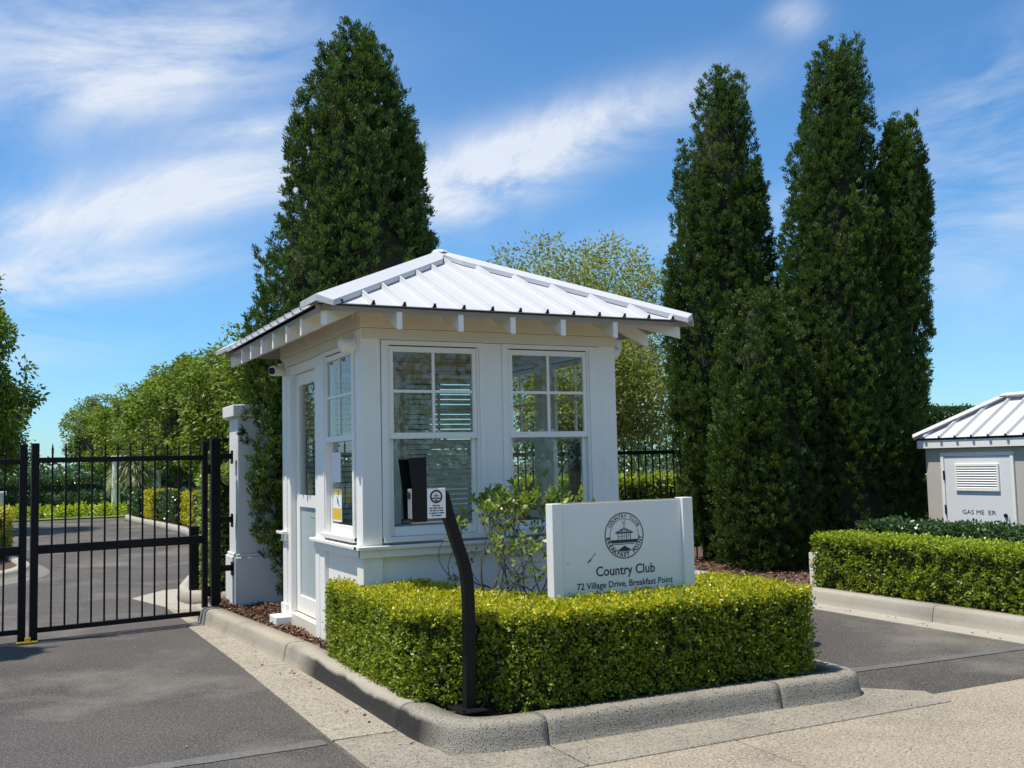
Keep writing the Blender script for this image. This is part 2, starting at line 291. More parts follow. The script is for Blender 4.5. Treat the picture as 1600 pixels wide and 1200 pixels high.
# gutter and apron strip of old concrete round the island
gut = sheet('gutter', 'jointdirt', [(-.66, 6), (-.66, -2.57), (2.96, -2.575), (3.04, -2.3), (2.7, -1.9), (-.2, -1.9), (-.2, 6)], -.010)
GB = [5.3, 3.45, .95, -1.42]
for a, b in zip(GB[:-1], GB[1:]):
    slab(gut, 'gutter_section', 'concrete', [(-.66-.04*(a > 2), a-.006), (-.655, b+.008), (-.22, b+.004), (-.22 if a < 2 else -.4, a-.006)], -.08, .006)
slab(gut, 'gutter_section', 'apron', [(-.652, -1.44), (-.63, -2.57), (.335, -2.575), (.345, -2.1), (-.2, -2.05), (-.22, -1.425)], -.08, .006)
slab(gut, 'gutter_section', 'apron', [(.347, -2.575), (1.54, -2.575), (1.50, -2.1), (.357, -2.1)], -.08, .006)
slab(gut, 'gutter_section', 'apron', [(1.552, -2.575), (2.96, -2.575), (3.04, -2.3), (2.7, -1.95), (2.5, -2.1), (1.512, -2.1)], -.08, .006)
# kerbs: profile (inset, height) swept along the foot of the face
def sweep(parent, name, m, path, prof, closed=False, bevel=0.):
    p = np.array(path, float); n = len(p); mb = MB(); t = np.gradient(p, axis=0); t /= np.linalg.norm(t, axis=1)[:, None]; nr = np.stack([-t[:, 1], t[:, 0]], 1)
    vs = [(p[i, 0]+nr[i, 0]*d, p[i, 1]+nr[i, 1]*d, z) for i in range(n) for d, z in prof]; k = len(prof)
    fs = [(i*k+j, i*k+(j+1) % k, (i+1)*k+(j+1) % k, (i+1)*k+j) for i in range(n-1) for j in range(k)]
    fs += [tuple(range(k))[::-1], tuple((n-1)*k+j for j in range(k))]; mb.add(vs, fs); o = mb.build(name, m, parent); 
    o.data.polygons.foreach_set('use_smooth', [len(f.vertices) == 4 for f in o.data.polygons])
    return o
def dense(path, step=.06):
    p = np.array(path, float)
    for _ in range(3):                                                # corner cutting, then even spacing
        q = [p[0]]
        for a, b in zip(p[:-1], p[1:]): q += [a*.75+b*.25, a*.25+b*.75]
        p = np.array(q+[p[-1]])
    s = np.r_[0, np.cumsum(np.linalg.norm(np.diff(p, axis=0), axis=1))]; n = max(2, int(s[-1]/step)); u = np.linspace(0, s[-1], n)
    return np.stack([np.interp(u, s, p[:, 0]), np.interp(u, s, p[:, 1])], 1)
KP = [(-.05, -.05), (0, 0), (.012, .06), (.024, .118), (.034, .137), (.052, .148), (.075, .152), (.19, .150), (.19, -.05)]
ISL = dense([(-.60, 3.95), (-.52, 3.1), (-.40, 1.8), (-.30, .7), (-.275, -.5), (-.268, -1.3), (-.262, -1.74), (-.19, -1.99), (-.02, -2.125), (.33, -2.165), (1.4, -2.17), (2.2, -2.20), (2.45, -2.235), (2.62, -2.19), (2.71, -2.06), (2.735, -1.85), (2.735, 0), (2.735, 4.4)], .05)
def inset(p, d):
    p = np.array(p); t = np.gradient(p, axis=0); t /= np.linalg.norm(t, axis=1)[:, None]; return p+np.stack([-t[:, 1], t[:, 0]], 1)*d
isl = sheet('traffic_island', 'soil', [tuple(q) for q in inset(ISL, .1)[::4]]+[(2.6, 4.4), (-.5, 4.4)], .115)
cuts = [0]
for tv in ((-.33, 1.05), (-.27, -1.42), (.345, -2.165), (1.95, -2.19), (2.735, -.6), (2.735, 1.9)): cuts.append(int(np.argmin(np.linalg.norm(ISL-np.array(tv), axis=1))))
cuts.append(len(ISL)-1)
for i, (a, b) in enumerate(zip(cuts[:-1], cuts[1:])):
    seg = ISL[a:b+1].copy(); d0 = seg[1]-seg[0]; d1 = seg[-1]-seg[-2]
    seg[0] += d0/np.linalg.norm(d0)*.004; seg[-1] -= d1/np.linalg.norm(d1)*.004
    sweep(isl, 'kerb_section', ('kerbtop', 'kerbscuff', 'kerbscuff2')[i] if i < 3 else 'kerbpit', seg, KP)
# far side of the exit lane: clean kerb with its gutter
RK = dense([(5.25, -9), (5.25, -3), (5.25, 0), (5.25, 4.3)], .2)[::-1]
rb = sheet('garden_bed', 'soil', [(5.35, -9), (16, -9), (16, 12), (5.35, 12)], .10)
for a, b in ((4.3, 1.9), (1.9, -.42), (-.42, -2.8), (-2.8, -5.2), (-5.2, -9)):
    sweep(rb, 'kerb_section', 'newkerb', [(5.25, b+.004), (5.25, (a+b)/2), (5.25, a-.004)][::-1], KP)
    MB().box(4.98, 5.255, b+.004, a-.004, -.05, .007).build('gutter_section', 'newkerb', rb)
# garden behind the lane gate, with its kerb
BK = dense([(.9, 4.65), (.1, 4.75), (-.42, 4.95), (-.52, 5.6), (-.35, 6.4), (.3, 9.0), (1.15, 13.5), (1.5, 17.5), (1.4, 21), (.95, 27), (1.3, 29.5), (3, 30)], .25)[::-1]
bk = sheet('back_garden_bed', 'soil', [tuple(q) for q in inset(BK, .1)]+[(2.72, 4.8), (2.72, 30)], .09)
sweep(bk, 'kerb_section', 'newkerb', [tuple(p) for p in BK[::-1]], [(d, z) for d, z in [(-.05, -.05), (0, 0), (-.02, .12), (-.05, .148), (-.18, .15), (-.18, -.05)]])
MB().prism([(-.95, 6.1, -.02), (-.62, 4.75, -.02), (-.3, 4.6, -.02), (-.3, 5.6, -.02), (-.25, 6.8, -.02), (-.5, 6.75, -.02)], (0, 0, .027)).build('gutter_section', 'newkerb', bk)
# lawns beyond the drive's end
sheet('lawn', 'lawn', [(-14, 29.6), (1.2, 30.2), (3.2, 31.5), (6, 45), (-14, 45)], .01)
LI = dense([(-2.6, 8.9), (-2.15, 9.45), (-1.92, 10.3), (-2.0, 11.6), (-2.35, 13.6), (-3.2, 16), (-4.5, 16.5), (-5.5, 12), (-4.2, 9)], .2)
li = sheet('planting_island', 'soil', [tuple(p) for p in inset(LI, .1)], .10)
sweep(li, 'kerb_section', 'newkerb', [tuple(p) for p in LI], [(-.25, -.02), (-.25, .008), (0, .012), (.02, .12), (.05, .148), (.2, .15), (.2, -.05)])

# ------------------------------------------------------------------ the guard booth
BW, BD = 2.2, 2.4
booth = empty('guard_booth', (BW/2, BD/2, .12), 'white timber guard booth with sash windows and hipped white metal roof', 'booth')
def fb(face, s0, s1, d0, d1, z0, z1):                                  # wall coordinates -> box limits: s along the wall, d outward
    if face == 'F': return (s0, s1, -d1, -d0, z0, z1)
    if face == 'L': return (-d1, -d0, s0, s1, z0, z1)
    if face == 'R': return (BW+d0, BW+d1, s0, s1, z0, z1)
    return (s0, s1, BD+d0, BD+d1, z0, z1)
def pane(parent, face, s0, s1, d, z0, z1):
    q = {'F': lambda s, z: (s, -d, z), 'L': lambda s, z: (-d, s, z), 'R': lambda s, z: (BW+d, s, z), 'B': lambda s, z: (s, BD+d, z)}[face]
    return MB().add([q(s0, z0), q(s1, z0), q(s1, z1), q(s0, z1)], [(0, 1, 2, 3)]).build('pane', 'glass', parent)
def fbx(name, m, parent, face, *a, bevel=.004): return bx(name, m, parent, *fb(face, *a), bevel=bevel)
for x, y in ((0, 0), (BW-.15, 0), (0, BD-.15), (BW-.15, BD-.15)):
    bx('corner_post', 'white', booth, x, x+.15, y, y+.15, .12, 2.565)
def window(face, s0, s1, parent=booth, sill=.035):
    w = MB(); z0, z1 = .985, 2.48
    for a in ((s0, s0+.042, -.06, .016, z0, z1), (s1-.042, s1, -.06, .016, z0, z1), (s0+.042, s1-.042, -.06, .016, z1-.035, z1), (s0, s1, -.06, sill, z0-.003, z0+.033),
              (s0+.042, s0+.062, -.06, .004, z0+.03, z1-.035), (s1-.062, s1-.042, -.06, .004, z0+.03, z1-.035)): w.box(*fb(face, *a))
    w = w.build('window', 'white', parent, .003)
    a, b = s0+.064, s1-.064; c = (a+b)/2
    u = MB()                                                           # upper sash, in front
    for q in ((a, a+.032, -.030, -.001, 1.745, 2.437), (b-.032, b, -.030, -.001, 1.745, 2.437), (a+.032, b-.032, -.030, -.001, 2.395, 2.437), (a, b, -.032, .001, 1.742, 1.788)): u.box(*fb(face, *q))
    u.build('upper_sash', 'white', w, .003)
    l = MB()                                                           # lower sash, set back
    for q in ((a, a+.036, -.060, -.034, 1.02, 1.785), (b-.036, b, -.060, -.034, 1.02, 1.785), (a+.036, b-.036, -.060, -.034, 1.02, 1.09), (a+.036, b-.036, -.060, -.034, 1.745, 1.785)): l.box(*fb(face, *q))
    l.build('lower_sash', 'white', w, .003)
    fbx('muntin', 'white', w, face, c-.0115, c+.0115, -.024, -.004, 1.788, 2.395, bevel=.003)
    for p, q in ((a+.032, c-.0115), (c+.0115, b-.032)):
        fbx('muntin', 'white', w, face, p, q, -.023, -.005, 2.088, 2.111, bevel=.003)
        for g, h in ((1.788, 2.088), (2.111, 2.395)): pane(w, face, p, q, -.014, g, h)
    pane(w, face, a+.036, b-.036, -.047, 1.09, 1.745)
    bx('head_gap', 'dark', w, *fb(face, a, b, -.04, -.004, 2.4375, 2.4445), bevel=0)
    for k in (-.05, .05): fbx('sash_latch', 'white', w, face, c+k-.018, c+k+.018, -.05, -.033, 1.79, 1.806)
    return w
WF1 = window('F', .155, .995); WF2 = window('F', 1.15, 1.985); WL = window('L', .155, .995)
for s0 in (.2, 1.27): window('R', s0, s0+.9)
for s0 in (.16, 1.14): window('B', s0, s0+.9)
# solid wall pieces between, below and above the openings
for face, ps in (('F', ((.995, 1.15), (1.985, 2.05))), ('R', ((.15, .2), (1.1, 1.27), (2.17, 2.25))), ('B', ((.15, .16), (1.06, 1.14), (2.04, 2.05)))):
    for a, b in ps: fbx('mullion_post', 'white', booth, face, a, b, -.1, .002, .97, 2.48)
fbx('mullion_post', 'white', booth, 'L', .995, 1.25, -.1, .004, .13, 2.48)
for face, a, b in (('F', .15, 2.05), ('R', .15, 2.25), ('B', .15, 2.05), ('L', .15, .995)):
    fbx('lower_panel', 'white', booth, face, a, b, -.09, -.028, .12, .93)
for face, a, b in (('F', 0, 2.2), ('R', 0, 2.4), ('B', 0, 2.2), ('L', 0, 1.25)):
    e = .052
    A_, B_ = a-(e if face in 'FB' else -.001), b+(e if face in 'FB' else -.001)
    if face == 'L': B_ = 1.29
    fbx('sill_ledge', 'white', booth, face, A_, B_, -.06, e, .936, .962)
    k = .024; A_, B_ = a-(k if face in 'FB' else -.001), b+(k if face in 'FB' else -.001)
    fbx('apron_board', 'white', booth, face, A_, B_, -.03, k, .876, .936)
fbx('mullion_post', 'white', booth, 'L', 1.13, 1.252, -.09, .010, .12, .874)
fbx('sill_ledge', 'white', booth, 'L', 2.23, 2.44, .0, .05, .936, .962); fbx('apron_board', 'white', booth, 'L', 2.25, 2.42, .0, .024, .868, .936)
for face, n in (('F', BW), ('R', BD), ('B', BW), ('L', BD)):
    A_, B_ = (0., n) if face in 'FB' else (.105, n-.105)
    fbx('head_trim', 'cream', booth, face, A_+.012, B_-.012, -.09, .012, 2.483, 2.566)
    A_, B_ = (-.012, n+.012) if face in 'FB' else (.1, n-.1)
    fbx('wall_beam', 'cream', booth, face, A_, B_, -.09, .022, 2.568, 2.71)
# door on the lane side
dr = MB()
for q in ((2.13, 2.25, -.10, -.008, .14, 2.48), (1.252, 1.285, -.10, -.004, .2, 2.48), (1.285, 2.13, -.10, -.02, 2.40, 2.48)): dr.box(*fb('L', *q))
dr.build('door_frame', 'white', booth, .004)
dl = MB(); D0, D1 = 1.29, 2.125
for q in ((D0, D0+.11, -.10, -.060, .25, 2.395), (D1-.11, D1, -.10, -.060, .25, 2.395), (D0+.11, D1-.11, -.10, -.060, 2.29, 2.395), (D0+.11, D1-.11, -.10, -.060, 1.19, 1.30), (D0+.11, D1-.11, -.10, -.060, .25, .40)): dl.box(*fb('L', *q))
door = dl.build('door', 'white', booth, .004)
pane(door, 'L', D0+.11, D1-.11, -.08, 1.30, 2.29); fbx('frosted_pane', 'frost', door, 'L', D0+.11, D1-.11, -.086, -.076, .40, 1.19, bevel=0)
hd = MB().box(*fb('L', D0+.03, D0+.08, -.06, -.052, 1.0, 1.2)); hd.tube([(.055, D0+.055, 1.12), (.02, D0+.055, 1.12), (.016, D0+.16, 1.12)], .009); hd.build('door_handle', 'silver', door)
fbx('threshold', 'cream', booth, 'L', 1.252, 2.14, -.11, .0, .12, .238)
bx('post_footing', 'white', booth, -.14, .10, 2.10, 2.36, .09, .205, bevel=.006)
bx('post_plinth', 'white', booth, -.018, .16, 2.235, 2.418, .205, .30)
bx('floor_slab', 'concrete', booth, .09, BW-.09, .09, BD-.09, .05, .2, bevel=0); bx('ceiling_board', 'white', booth, .05, BW-.05, .05, BD-.05, 2.60, 2.63, bevel=0)
# small fittings on the walls
sc = MB().tube([(-.03, 2.32, 2.52), (-.03, 2.32, 2.46)], .03, 12); sc.tube([(-.02, 2.33, 2.455), (-.13, 2.24, 2.445)], .048, 16); sc.tube([(-.0, 2.34, 2.52), (-.02, 2.33, 2.56), (0, 2.3, 2.6)], .008, 6)
sc = sc.build('security_camera', 'white', booth, .004, True); MB().tube([(-.12, 2.248, 2.446), (-.142, 2.23, 2.4445)], .033, 16).build('camera_lens', 'rubber', sc)
for x, y, nx, nm in ((-.0, .16, -1, 'wall_light'), (BW, .14, 1, 'wall_light')):
    wl = MB().tube([(x+nx*.0, y, 2.455), (x+nx*.03, y, 2.455)], .066, 20); wl.tube([(x+nx*.03, y, 2.455), (x+nx*.10, y, 2.45), (x+nx*.115, y, 2.448)], [.06, .056, .04], 20); wl.build(nm, 'white', booth, .004, True)
# notices stuck inside the lane window
nb = MB().box(*fb('L', .66, .90, -.044, -.043, 1.11, 1.37)).build('warning_notice', 'paper', WL)
MB().box(*fb('L', .67, .89, -.0425, -.042, 1.325, 1.36)).build('yellow_band', 'yellow', nb); MB().box(*fb('L', .67, .89, -.0425, -.042, 1.125, 1.215)).build('yellow_band', 'yellow', nb)
MB().prism([(.0418, y, z) for y, z in ((.80, 1.315), (.74, 1.275), (.775, 1.275), (.70, 1.225), (.78, 1.26), (.75, 1.262))], (.0008, 0, 0)).build('bolt_symbol', 'dark', nb)
MB().box(*fb('L', .68, .90, -.044, -.043, 1.42, 1.66)).build('paper_notice', 'paper', WL)
# roof: four ribbed slopes on an eave rectangle, running to one peak
e = .45; ZE = 2.668; APX = np.array([1.13, 1.17, 3.40])
CR = [np.array(p) for p in ((-e, -e, ZE), (BW+e, -e, ZE), (BW+e, BD+e, ZE), (-e, BD+e, ZE))]
roof = MB()
dn = np.array([0, 0, -.006])
for i in range(4): roof.add([CR[i], CR[(i+1) % 4], APX], [(0, 1, 2)]); 
for i in range(4): roof.add([CR[i]+dn, CR[(i+1) % 4]+dn, APX+dn], [(2, 1, 0)]); roof.add([CR[i], CR[(i+1) % 4], CR[(i+1) % 4]+dn, CR[i]+dn], [(3, 2, 1, 0)])
roof = roof.build('roof', 'roof', booth)
up = np.array([0, 0, 1.])
for i in range(4):
    A_, B_ = CR[i], CR[(i+1) % 4]; ln = np.linalg.norm(B_-A_); t = (B_-A_)/ln; ap = np.dot(APX-A_, t); foot = A_+t*ap; g = APX-foot; H = np.linalg.norm(g); g /= H; n = np.cross(t, g); n /= np.linalg.norm(n); n = n if n[2] > 0 else -n
    s = .166
    while s < ln-.1:
        h = H*(s/ap if s < ap else (ln-s)/(ln-ap)); h = max(0, h-.03)
        if h > .08:
            r = MB(); p0 = A_+t*s-g*.012; p1 = A_+t*s+g*h; sec = [(-.019, 0), (-.011, .020), (-.008, .034), (.008, .034), (.011, .020), (.019, 0)]
            a0 = [p0+t*x+n*(y+.001) for x, y in sec]; a1 = [p1+t*x+n*(y+.001) for x, y in sec]
            r.add(a0+a1, [(k, k+1, k+7, k+6) for k in range(5)]+[(6, 7, 8, 9, 10, 11)]); c0 = [p0+g*.001+t*x*.8+n*(y*.92+.001) for x, y in sec]; r.add(c0, [tuple(range(6))], 1)
            r.build('roof_rib', ['roof', 'dark'], roof)
        s += .2293
    # hip cap between this slope and the one before it
    hp = APX-A_; hl = np.linalg.norm(hp); hd_ = hp/hl; A0 = CR[(i-1) % 4]; t0 = (A_-A0)/np.linalg.norm(A_-A0)
    fa = unit(np.cross(hd_, n)); fa = fa if np.dot(fa, t) > 0 else -fa
    n_p = np.cross(t0, hp); n_p /= np.linalg.norm(n_p); n_p = n_p if n_p[2] > 0 else -n_p
    fp = unit(np.cross(hd_, n_p)); fp = fp if np.dot(fp, -t0) > 0 else -fp
    cap = MB(); w = .135; q0 = A_-hd_*.02+up*.056; q1 = APX+up*.056-hd_*.01
    def ring(q, w):
        return [q+fa*w-n*.0+(-up*.008), q+up*.004, q+fp*w-up*.008, q+fp*w-up*.05, q-up*.046, q+fa*w-up*.05]
    r0, r1 = ring(q0, w), ring(q1, .05); rm = ring(q0*.12+q1*.88, w)
    vs = r0+rm+r1; fs = []
    for k in range(2): fs += [(k*6+j, k*6+(j+1) % 6, (k+1)*6+(j+1) % 6, (k+1)*6+j) for j in range(6)]
    fs += [(5, 4, 3, 2, 1, 0), (12, 13, 14, 15, 16, 17)]
    cap.add(vs, fs).build('hip_cap', 'roof', roof, .003)
MB().tube([APX+up*.03, APX+up*.058, APX+up*.066], [.085, .06, .012], 8).build('peak_cap', 'roof', roof)
# timber under the eaves: battened lining, rafter tails, hip rafters
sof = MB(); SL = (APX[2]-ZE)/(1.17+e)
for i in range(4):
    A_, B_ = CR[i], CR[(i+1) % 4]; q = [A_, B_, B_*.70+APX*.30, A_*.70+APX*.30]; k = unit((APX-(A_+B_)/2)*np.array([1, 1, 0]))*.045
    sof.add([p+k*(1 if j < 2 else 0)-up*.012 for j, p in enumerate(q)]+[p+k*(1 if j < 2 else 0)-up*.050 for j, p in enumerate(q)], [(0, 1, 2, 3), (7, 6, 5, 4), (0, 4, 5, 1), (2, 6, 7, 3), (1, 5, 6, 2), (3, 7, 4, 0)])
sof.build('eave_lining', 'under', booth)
for face, pos in (('F', (.155, .63, 1.055, 1.485, 1.955)), ('B', (.155, .63, 1.055, 1.485, 1.955)), ('L', (.13, .56, 1.0, 1.42, 1.84, 2.22)), ('R', (.13, .56, 1.0, 1.42, 1.84, 2.22))):
    for s in pos:
        zt = lambda d: ZE-.053+(e-d)*SL; pr = [(.415, zt(.415)), (-.12, zt(-.12)), (-.12, zt(-.12)-.125), (.415, zt(.415)-.125)]
        f = {'F': lambda d, z: (s-.021, -d, z), 'B': lambda d, z: (s-.021, BD+d, z), 'L': lambda d, z: (-d, s-.021, z), 'R': lambda d, z: (BW+d, s-.021, z)}[face]
        MB().prism([f(d, z) for d, z in pr], (.042, 0, 0) if face in 'FB' else (0, .042, 0)).build('rafter_tail', 'white', booth, .003)
for k in range(4):
    A_ = CR[k]; inn = unit(np.array([APX[0]-A_[0], APX[1]-A_[1], 0.])); sd = np.cross(inn, up)*.024; hs = (APX[2]-ZE)/np.linalg.norm((APX-A_)[:2])
    q = lambda d, dz: A_+inn*d+up*(hs*d-.055-dz)
    MB().prism([q(.09, 0)-sd, q(.75, 0)-sd, q(.75, .12)-sd, q(.09, .12)-sd], sd*2).build('hip_rafter', 'white', booth, .003)

# things inside the booth
for k, (s0, lab) in enumerate(((.2, 'closed pale venetian blind on the rear window nearer the booth door'), (1.18, 'closed pale venetian blind on the rear window farther from the booth door'))):
    vb = empty('venetian_blind', (s0+.41, BD-.12, 2.42), lab, 'blind')
    bx('head_rail', 'white', vb, s0, s0+.82, BD-.14, BD-.10, 2.40, 2.44)
    sl_ = MB().prism([(s0, BD-.131, 2.348), (s0, BD-.112, 2.390), (s0, BD-.109, 2.390), (s0, BD-.128, 2.348)], (.82, 0, 0)).build('slat', 'blind' if 'blind' in M else 'paper', vb)
    for j in range(1, 27):
        c = sl_.copy(); C.objects.link(c); c.location = (0, 0, -.05*j)
desk = empty('counter', (1.1, .4, .2), 'timber counter under the street windows inside the booth', 'counter')
M['timber'] = mat('counter_timber', (.36, .27, .18), .5, .5, 6, col2=(.26, .19, .12))
bx('counter_top', 'timber', desk, .1, 2.1, .1, .62, 1.0, 1.035)
for x in (.14, 2.02): bx('leg', 'white', desk, x, x+.05, .5, .56, .2, 1.0)
ch = empty('desk_telephone', (1.55, .3, 1.035), 'dark desk telephone on the counter behind the street window', 'telephone')
MB().prism([(1.47, .22, 1.035), (1.47, .40, 1.035), (1.47, .40, 1.09), (1.47, .22, 1.055)], (.17, 0, 0)).build('base', 'rubber', ch, .005)
MB().tube([(1.485, .24, 1.085), (1.49, .25, 1.10), (1.49, .37, 1.125), (1.485, .38, 1.11)], .018, 8).build('handset', 'rubber', ch)

# ------------------------------------------------------------------ lane gate, posts, pillar
def gate(p0, p1, z0, z1, nb, label, name='gate_leaf'):
    """leaf from hinge p0 to p1 (ground points): stiles, three rails, bars with spear tips"""
    p0 = np.array(p0, float); p1 = np.array(p1, float); ln = np.linalg.norm(p1-p0); d = (p1-p0)/ln; a = math.atan2(d[1], d[0])
    root = empty(name, (p0[0], p0[1], 0), label, 'gate')
    g = lambda nm, s0, s1, w, za, zb, bev=.003: MB().box(p0[0]+s0, p0[0]+s1, p0[1]-w/2, p0[1]+w/2, za, zb).build(nm, 'black', root, bev)
    g('stile', 0, .052, .05, z0-.03, z1); g('stile', ln-.065, ln, .06, z0-.05, z1)
    g('rail', .053, ln-.066, .04, z0+.04, z0+.085); g('rail', .053, ln-.066, .045, .795, .875); g('rail', .053, ln-.066, .04, z1-.185, z1-.135)
    bar = None
    for k in range(nb):
        s = .052+(ln-.117)*(k+1)/(nb+1)
        if bar is None:
            bar = g('bar', s-.008, s+.008, .016, z0+.08, z1-.09, .002); bar_s = s
            MB().tube([(p0[0]+s, p0[1], z1-.095), (p0[0]+s, p0[1], z1-.085), (p0[0]+s, p0[1], z1-.078), (p0[0]+s, p0[1], z1-.06), (p0[0]+s, p0[1], z1+.0)], [.009, .016, .009, .012, .001], 8).build('spear_tip', 'black', bar)
        else:
            c = bar.copy(); C.objects.link(c); c.location = (s-bar_s, 0, 0)
            t = bar.children[0].copy(); C.objects.link(t); t.parent = c
    root.rotation_euler = (0, 0, a); return root
gate((-.475, 3.66), (-2.12, 3.41), .03, 1.83, 12, 'black steel gate leaf hung from the post beside the white pillar')
gate((-3.85, 3.28), (-2.155, 3.41), .03, 1.82, 12, 'black steel gate leaf meeting the leaf hung beside the white pillar')
gp = empty('gate_post', (-.37, 3.74, .0), 'square black hinge post between the lane gate and the white pillar', 'post')
bx('post_tube', 'black', gp, -.425, -.33, 3.70, 3.80, 0, 1.87, bevel=.004)
for z in (.52, 1.02, 1.68): bx('bracket', 'black', gp, -.329, -.20, 3.73, 3.765, z-.03, z+.03); bx('fixing_plate', 'black', gp, -.213, -.2035, 3.69, 3.80, z-.08, z+.06)
for z in (.25, 1.5): MB().tube([(-.45, 3.695, z), (-.45, 3.695, z+.1)], .018, 10).build('hinge', 'black', gp)
pl = empty('masonry_pillar', (.1, 3.95, .1), 'white rendered pillar with stepped base and square cap beside the lane gate', 'pillar')
bx('pillar_base', 'render', pl, -.20, .46, 3.62, 4.14, .05, .63, bevel=.008)
bx('base_moulding', 'render', pl, -.185, .26, 3.635, 4.125, .63, .665, bevel=.008)
bx('shaft', 'render', pl, -.165, .24, 3.655, 4.105, .665, 2.09, bevel=.008); bx('cap', 'render', pl, -.225, .30, 3.59, 4.17, 2.09, 2.215, bevel=.01)
gs = empty('gate_stop', (-2.13, 3.3, 0), 'yellow steel gate stop bolted to the asphalt where the leaves meet', 'gate stop')
MB().box(-2.23, -2.05, 3.24, 3.34, .004, .014).build('base_plate', 'yellow', gs, .002); MB().box(-2.16, -2.11, 3.27, 3.31, .014, .05).build('stop_block', 'yellow', gs, .004)
bp_ = empty('black_bollard', (-.34, 5.28, .1), 'square black bollard standing in the bed behind the lane gate', 'bollard')
bx('post_tube', 'black', bp_, -.40, -.30, 5.23, 5.33, .08, .86, bevel=.005); bx('post_cap', 'black', bp_, -.41, -.29, 5.22, 5.34, .86, .885, bevel=.005)
# exit side: pair of leaves closed across the far lane
gate((2.86, 4.55), (4.42, 4.62), .03, 1.80, 12, 'black steel gate leaf across the exit lane, hinged close behind the booth')
gate((6.62, 4.72), (4.45, 4.62), .03, 1.80, 16, 'black steel gate leaf across the exit lane, hinged beside the conifers')
ep = empty('gate_post', (6.7, 4.72, 0), 'square black hinge post of the exit gate beside the conifers', 'post'); bx('post_tube', 'black', ep, 6.65, 6.75, 4.67, 4.77, 0, 1.85); bx('post_cap', 'black', ep, 6.64, 6.76, 4.66, 4.78, 1.85, 1.87)

# ------------------------------------------------------------------ intercom post
ip = empty('intercom_post', (.055, -1.73, .15), 'black curved steel intercom post with hooded box and small white notice', 'intercom')
bx('base_plate', 'black', ip, -.035, .165, -1.84, -1.62, .150, .160, bevel=.002)
for x in (-.015, .145):
    for y in (-1.82, -1.64): MB().tube([(x, y, .16), (x, y, .172)], .009, 6).build('bolt', 'black', ip)
pts = [(.057, .155), (.062, .45), (.066, .68), (.062, .86), (.045, .965), (.014, 1.05), (-.020, 1.155), (-.050, 1.245), (-.072, 1.33), (-.088, 1.395)]
tz = np.linspace(0, 1, len(pts)); tf = np.linspace(0, 1, 28); pa = np.array(pts); pts = [tuple(q) for q in np.stack([np.interp(tf, tz, pa[:, 0]), np.interp(tf, tz, pa[:, 1])], 1)]
for _ in range(2): pa = np.array(pts); pa[1:-1] = .25*pa[:-2]+.5*pa[1:-1]+.25*pa[2:]; pts = [tuple(q) for q in pa]
pm = MB(); hw = .03; vs = []
for i, (u, z) in enumerate(pts):
    a = np.array(pts[min(i+1, len(pts)-1)])-np.array(pts[max(i-1, 0)]); a = a/np.linalg.norm(a); nx, nz = a[1], -a[0]
    w0, w1 = hw, (hw if i < 27 else .012); vs += [(u-nx*w0, -1.76, z-nz*w0), (u+nx*w1, -1.76, z+nz*w1), (u+nx*w1, -1.70, z+nz*w1), (u-nx*w0, -1.70, z-nz*w0)]
k = len(pts); pm.add(vs, [(i*4+j, i*4+(j+1) % 4, (i+1)*4+(j+1) % 4, (i+1)*4+j) for i in range(k-1) for j in range(4)]+[(3, 2, 1, 0), ((k-1)*4, (k-1)*4+1, (k-1)*4+2, (k-1)*4+3)])
pm.build('curved_post', 'black', ip, .003)
hb = MB(); prof = [(-.195, 1.225), (-.275, 1.225), (-.280, 1.40), (-.302, 1.585), (-.195, 1.592)]
hb.prism([(u, -1.77, z) for u, z in prof], (0, .006, 0)); hb.prism([(u, -1.60, z) for u, z in prof], (0, .006, 0)); hb.prism([(-.195, -1.764, 1.225), (-.203, -1.764, 1.225), (-.203, -1.764, 1.58), (-.195, -1.764, 1.59)], (0, .164, 0))
hb.prism([(-.203, -1.764, 1.582), (-.299, -1.764, 1.577), (-.299, -1.764, 1.583), (-.203, -1.764, 1.589)], (0, .164, 0)); hb.prism([(-.203, -1.764, 1.226), (-.272, -1.764, 1.226), (-.272, -1.764, 1.234), (-.203, -1.764, 1.234)], (0, .164, 0))
hb = hb.build('hooded_box', 'black', ip, .002)
bx('arm_bracket', 'black', ip, -.196, -.075, -1.75, -1.72, 1.30, 1.36)
ic = MB(); ic.box(-.272, -.205, -1.75, -1.66, 1.24, 1.41); ic.build('intercom_unit', 'rubber', hb, .006)
ic = MB(); ic.box(-.2825, -.273, -1.748, -1.69, 1.243, 1.412); ic.build('face_plate', 'silver', hb, .004); MB().tube([(-.283, -1.72, 1.375), (-.289, -1.72, 1.375)], .02, 14).build('lens', 'rubber', hb)
MB().box(-.194, -.082, -1.772, -1.764, 1.243, 1.412).build('notice_plate', 'paper', ip, .002)
def annulus(mb, c, r0, r1, fx, n=48):
    vs = []; 
    for k in range(n):
        a = 2*math.pi*k/n; vs += [fx(c[0]+r0*math.cos(a), c[1]+r0*math.sin(a)), fx(c[0]+r1*math.cos(a), c[1]+r1*math.sin(a))]
    mb.add(vs, [(2*k, 2*k+1, (2*k+3) % (2*n), (2*k+2) % (2*n)) for k in range(n)])
def poly(mb, pts, fx): mb.add([fx(*p) for p in pts], [tuple(range(len(pts)))])
def stroke(mb, a, b, w, fx):
    a, b = np.array(a, float), np.array(b, float); d = (b-a)/np.linalg.norm(b-a); n = np.array([-d[1], d[0]])*w/2
    poly(mb, [a-n, b-n, b+n, a+n], fx)
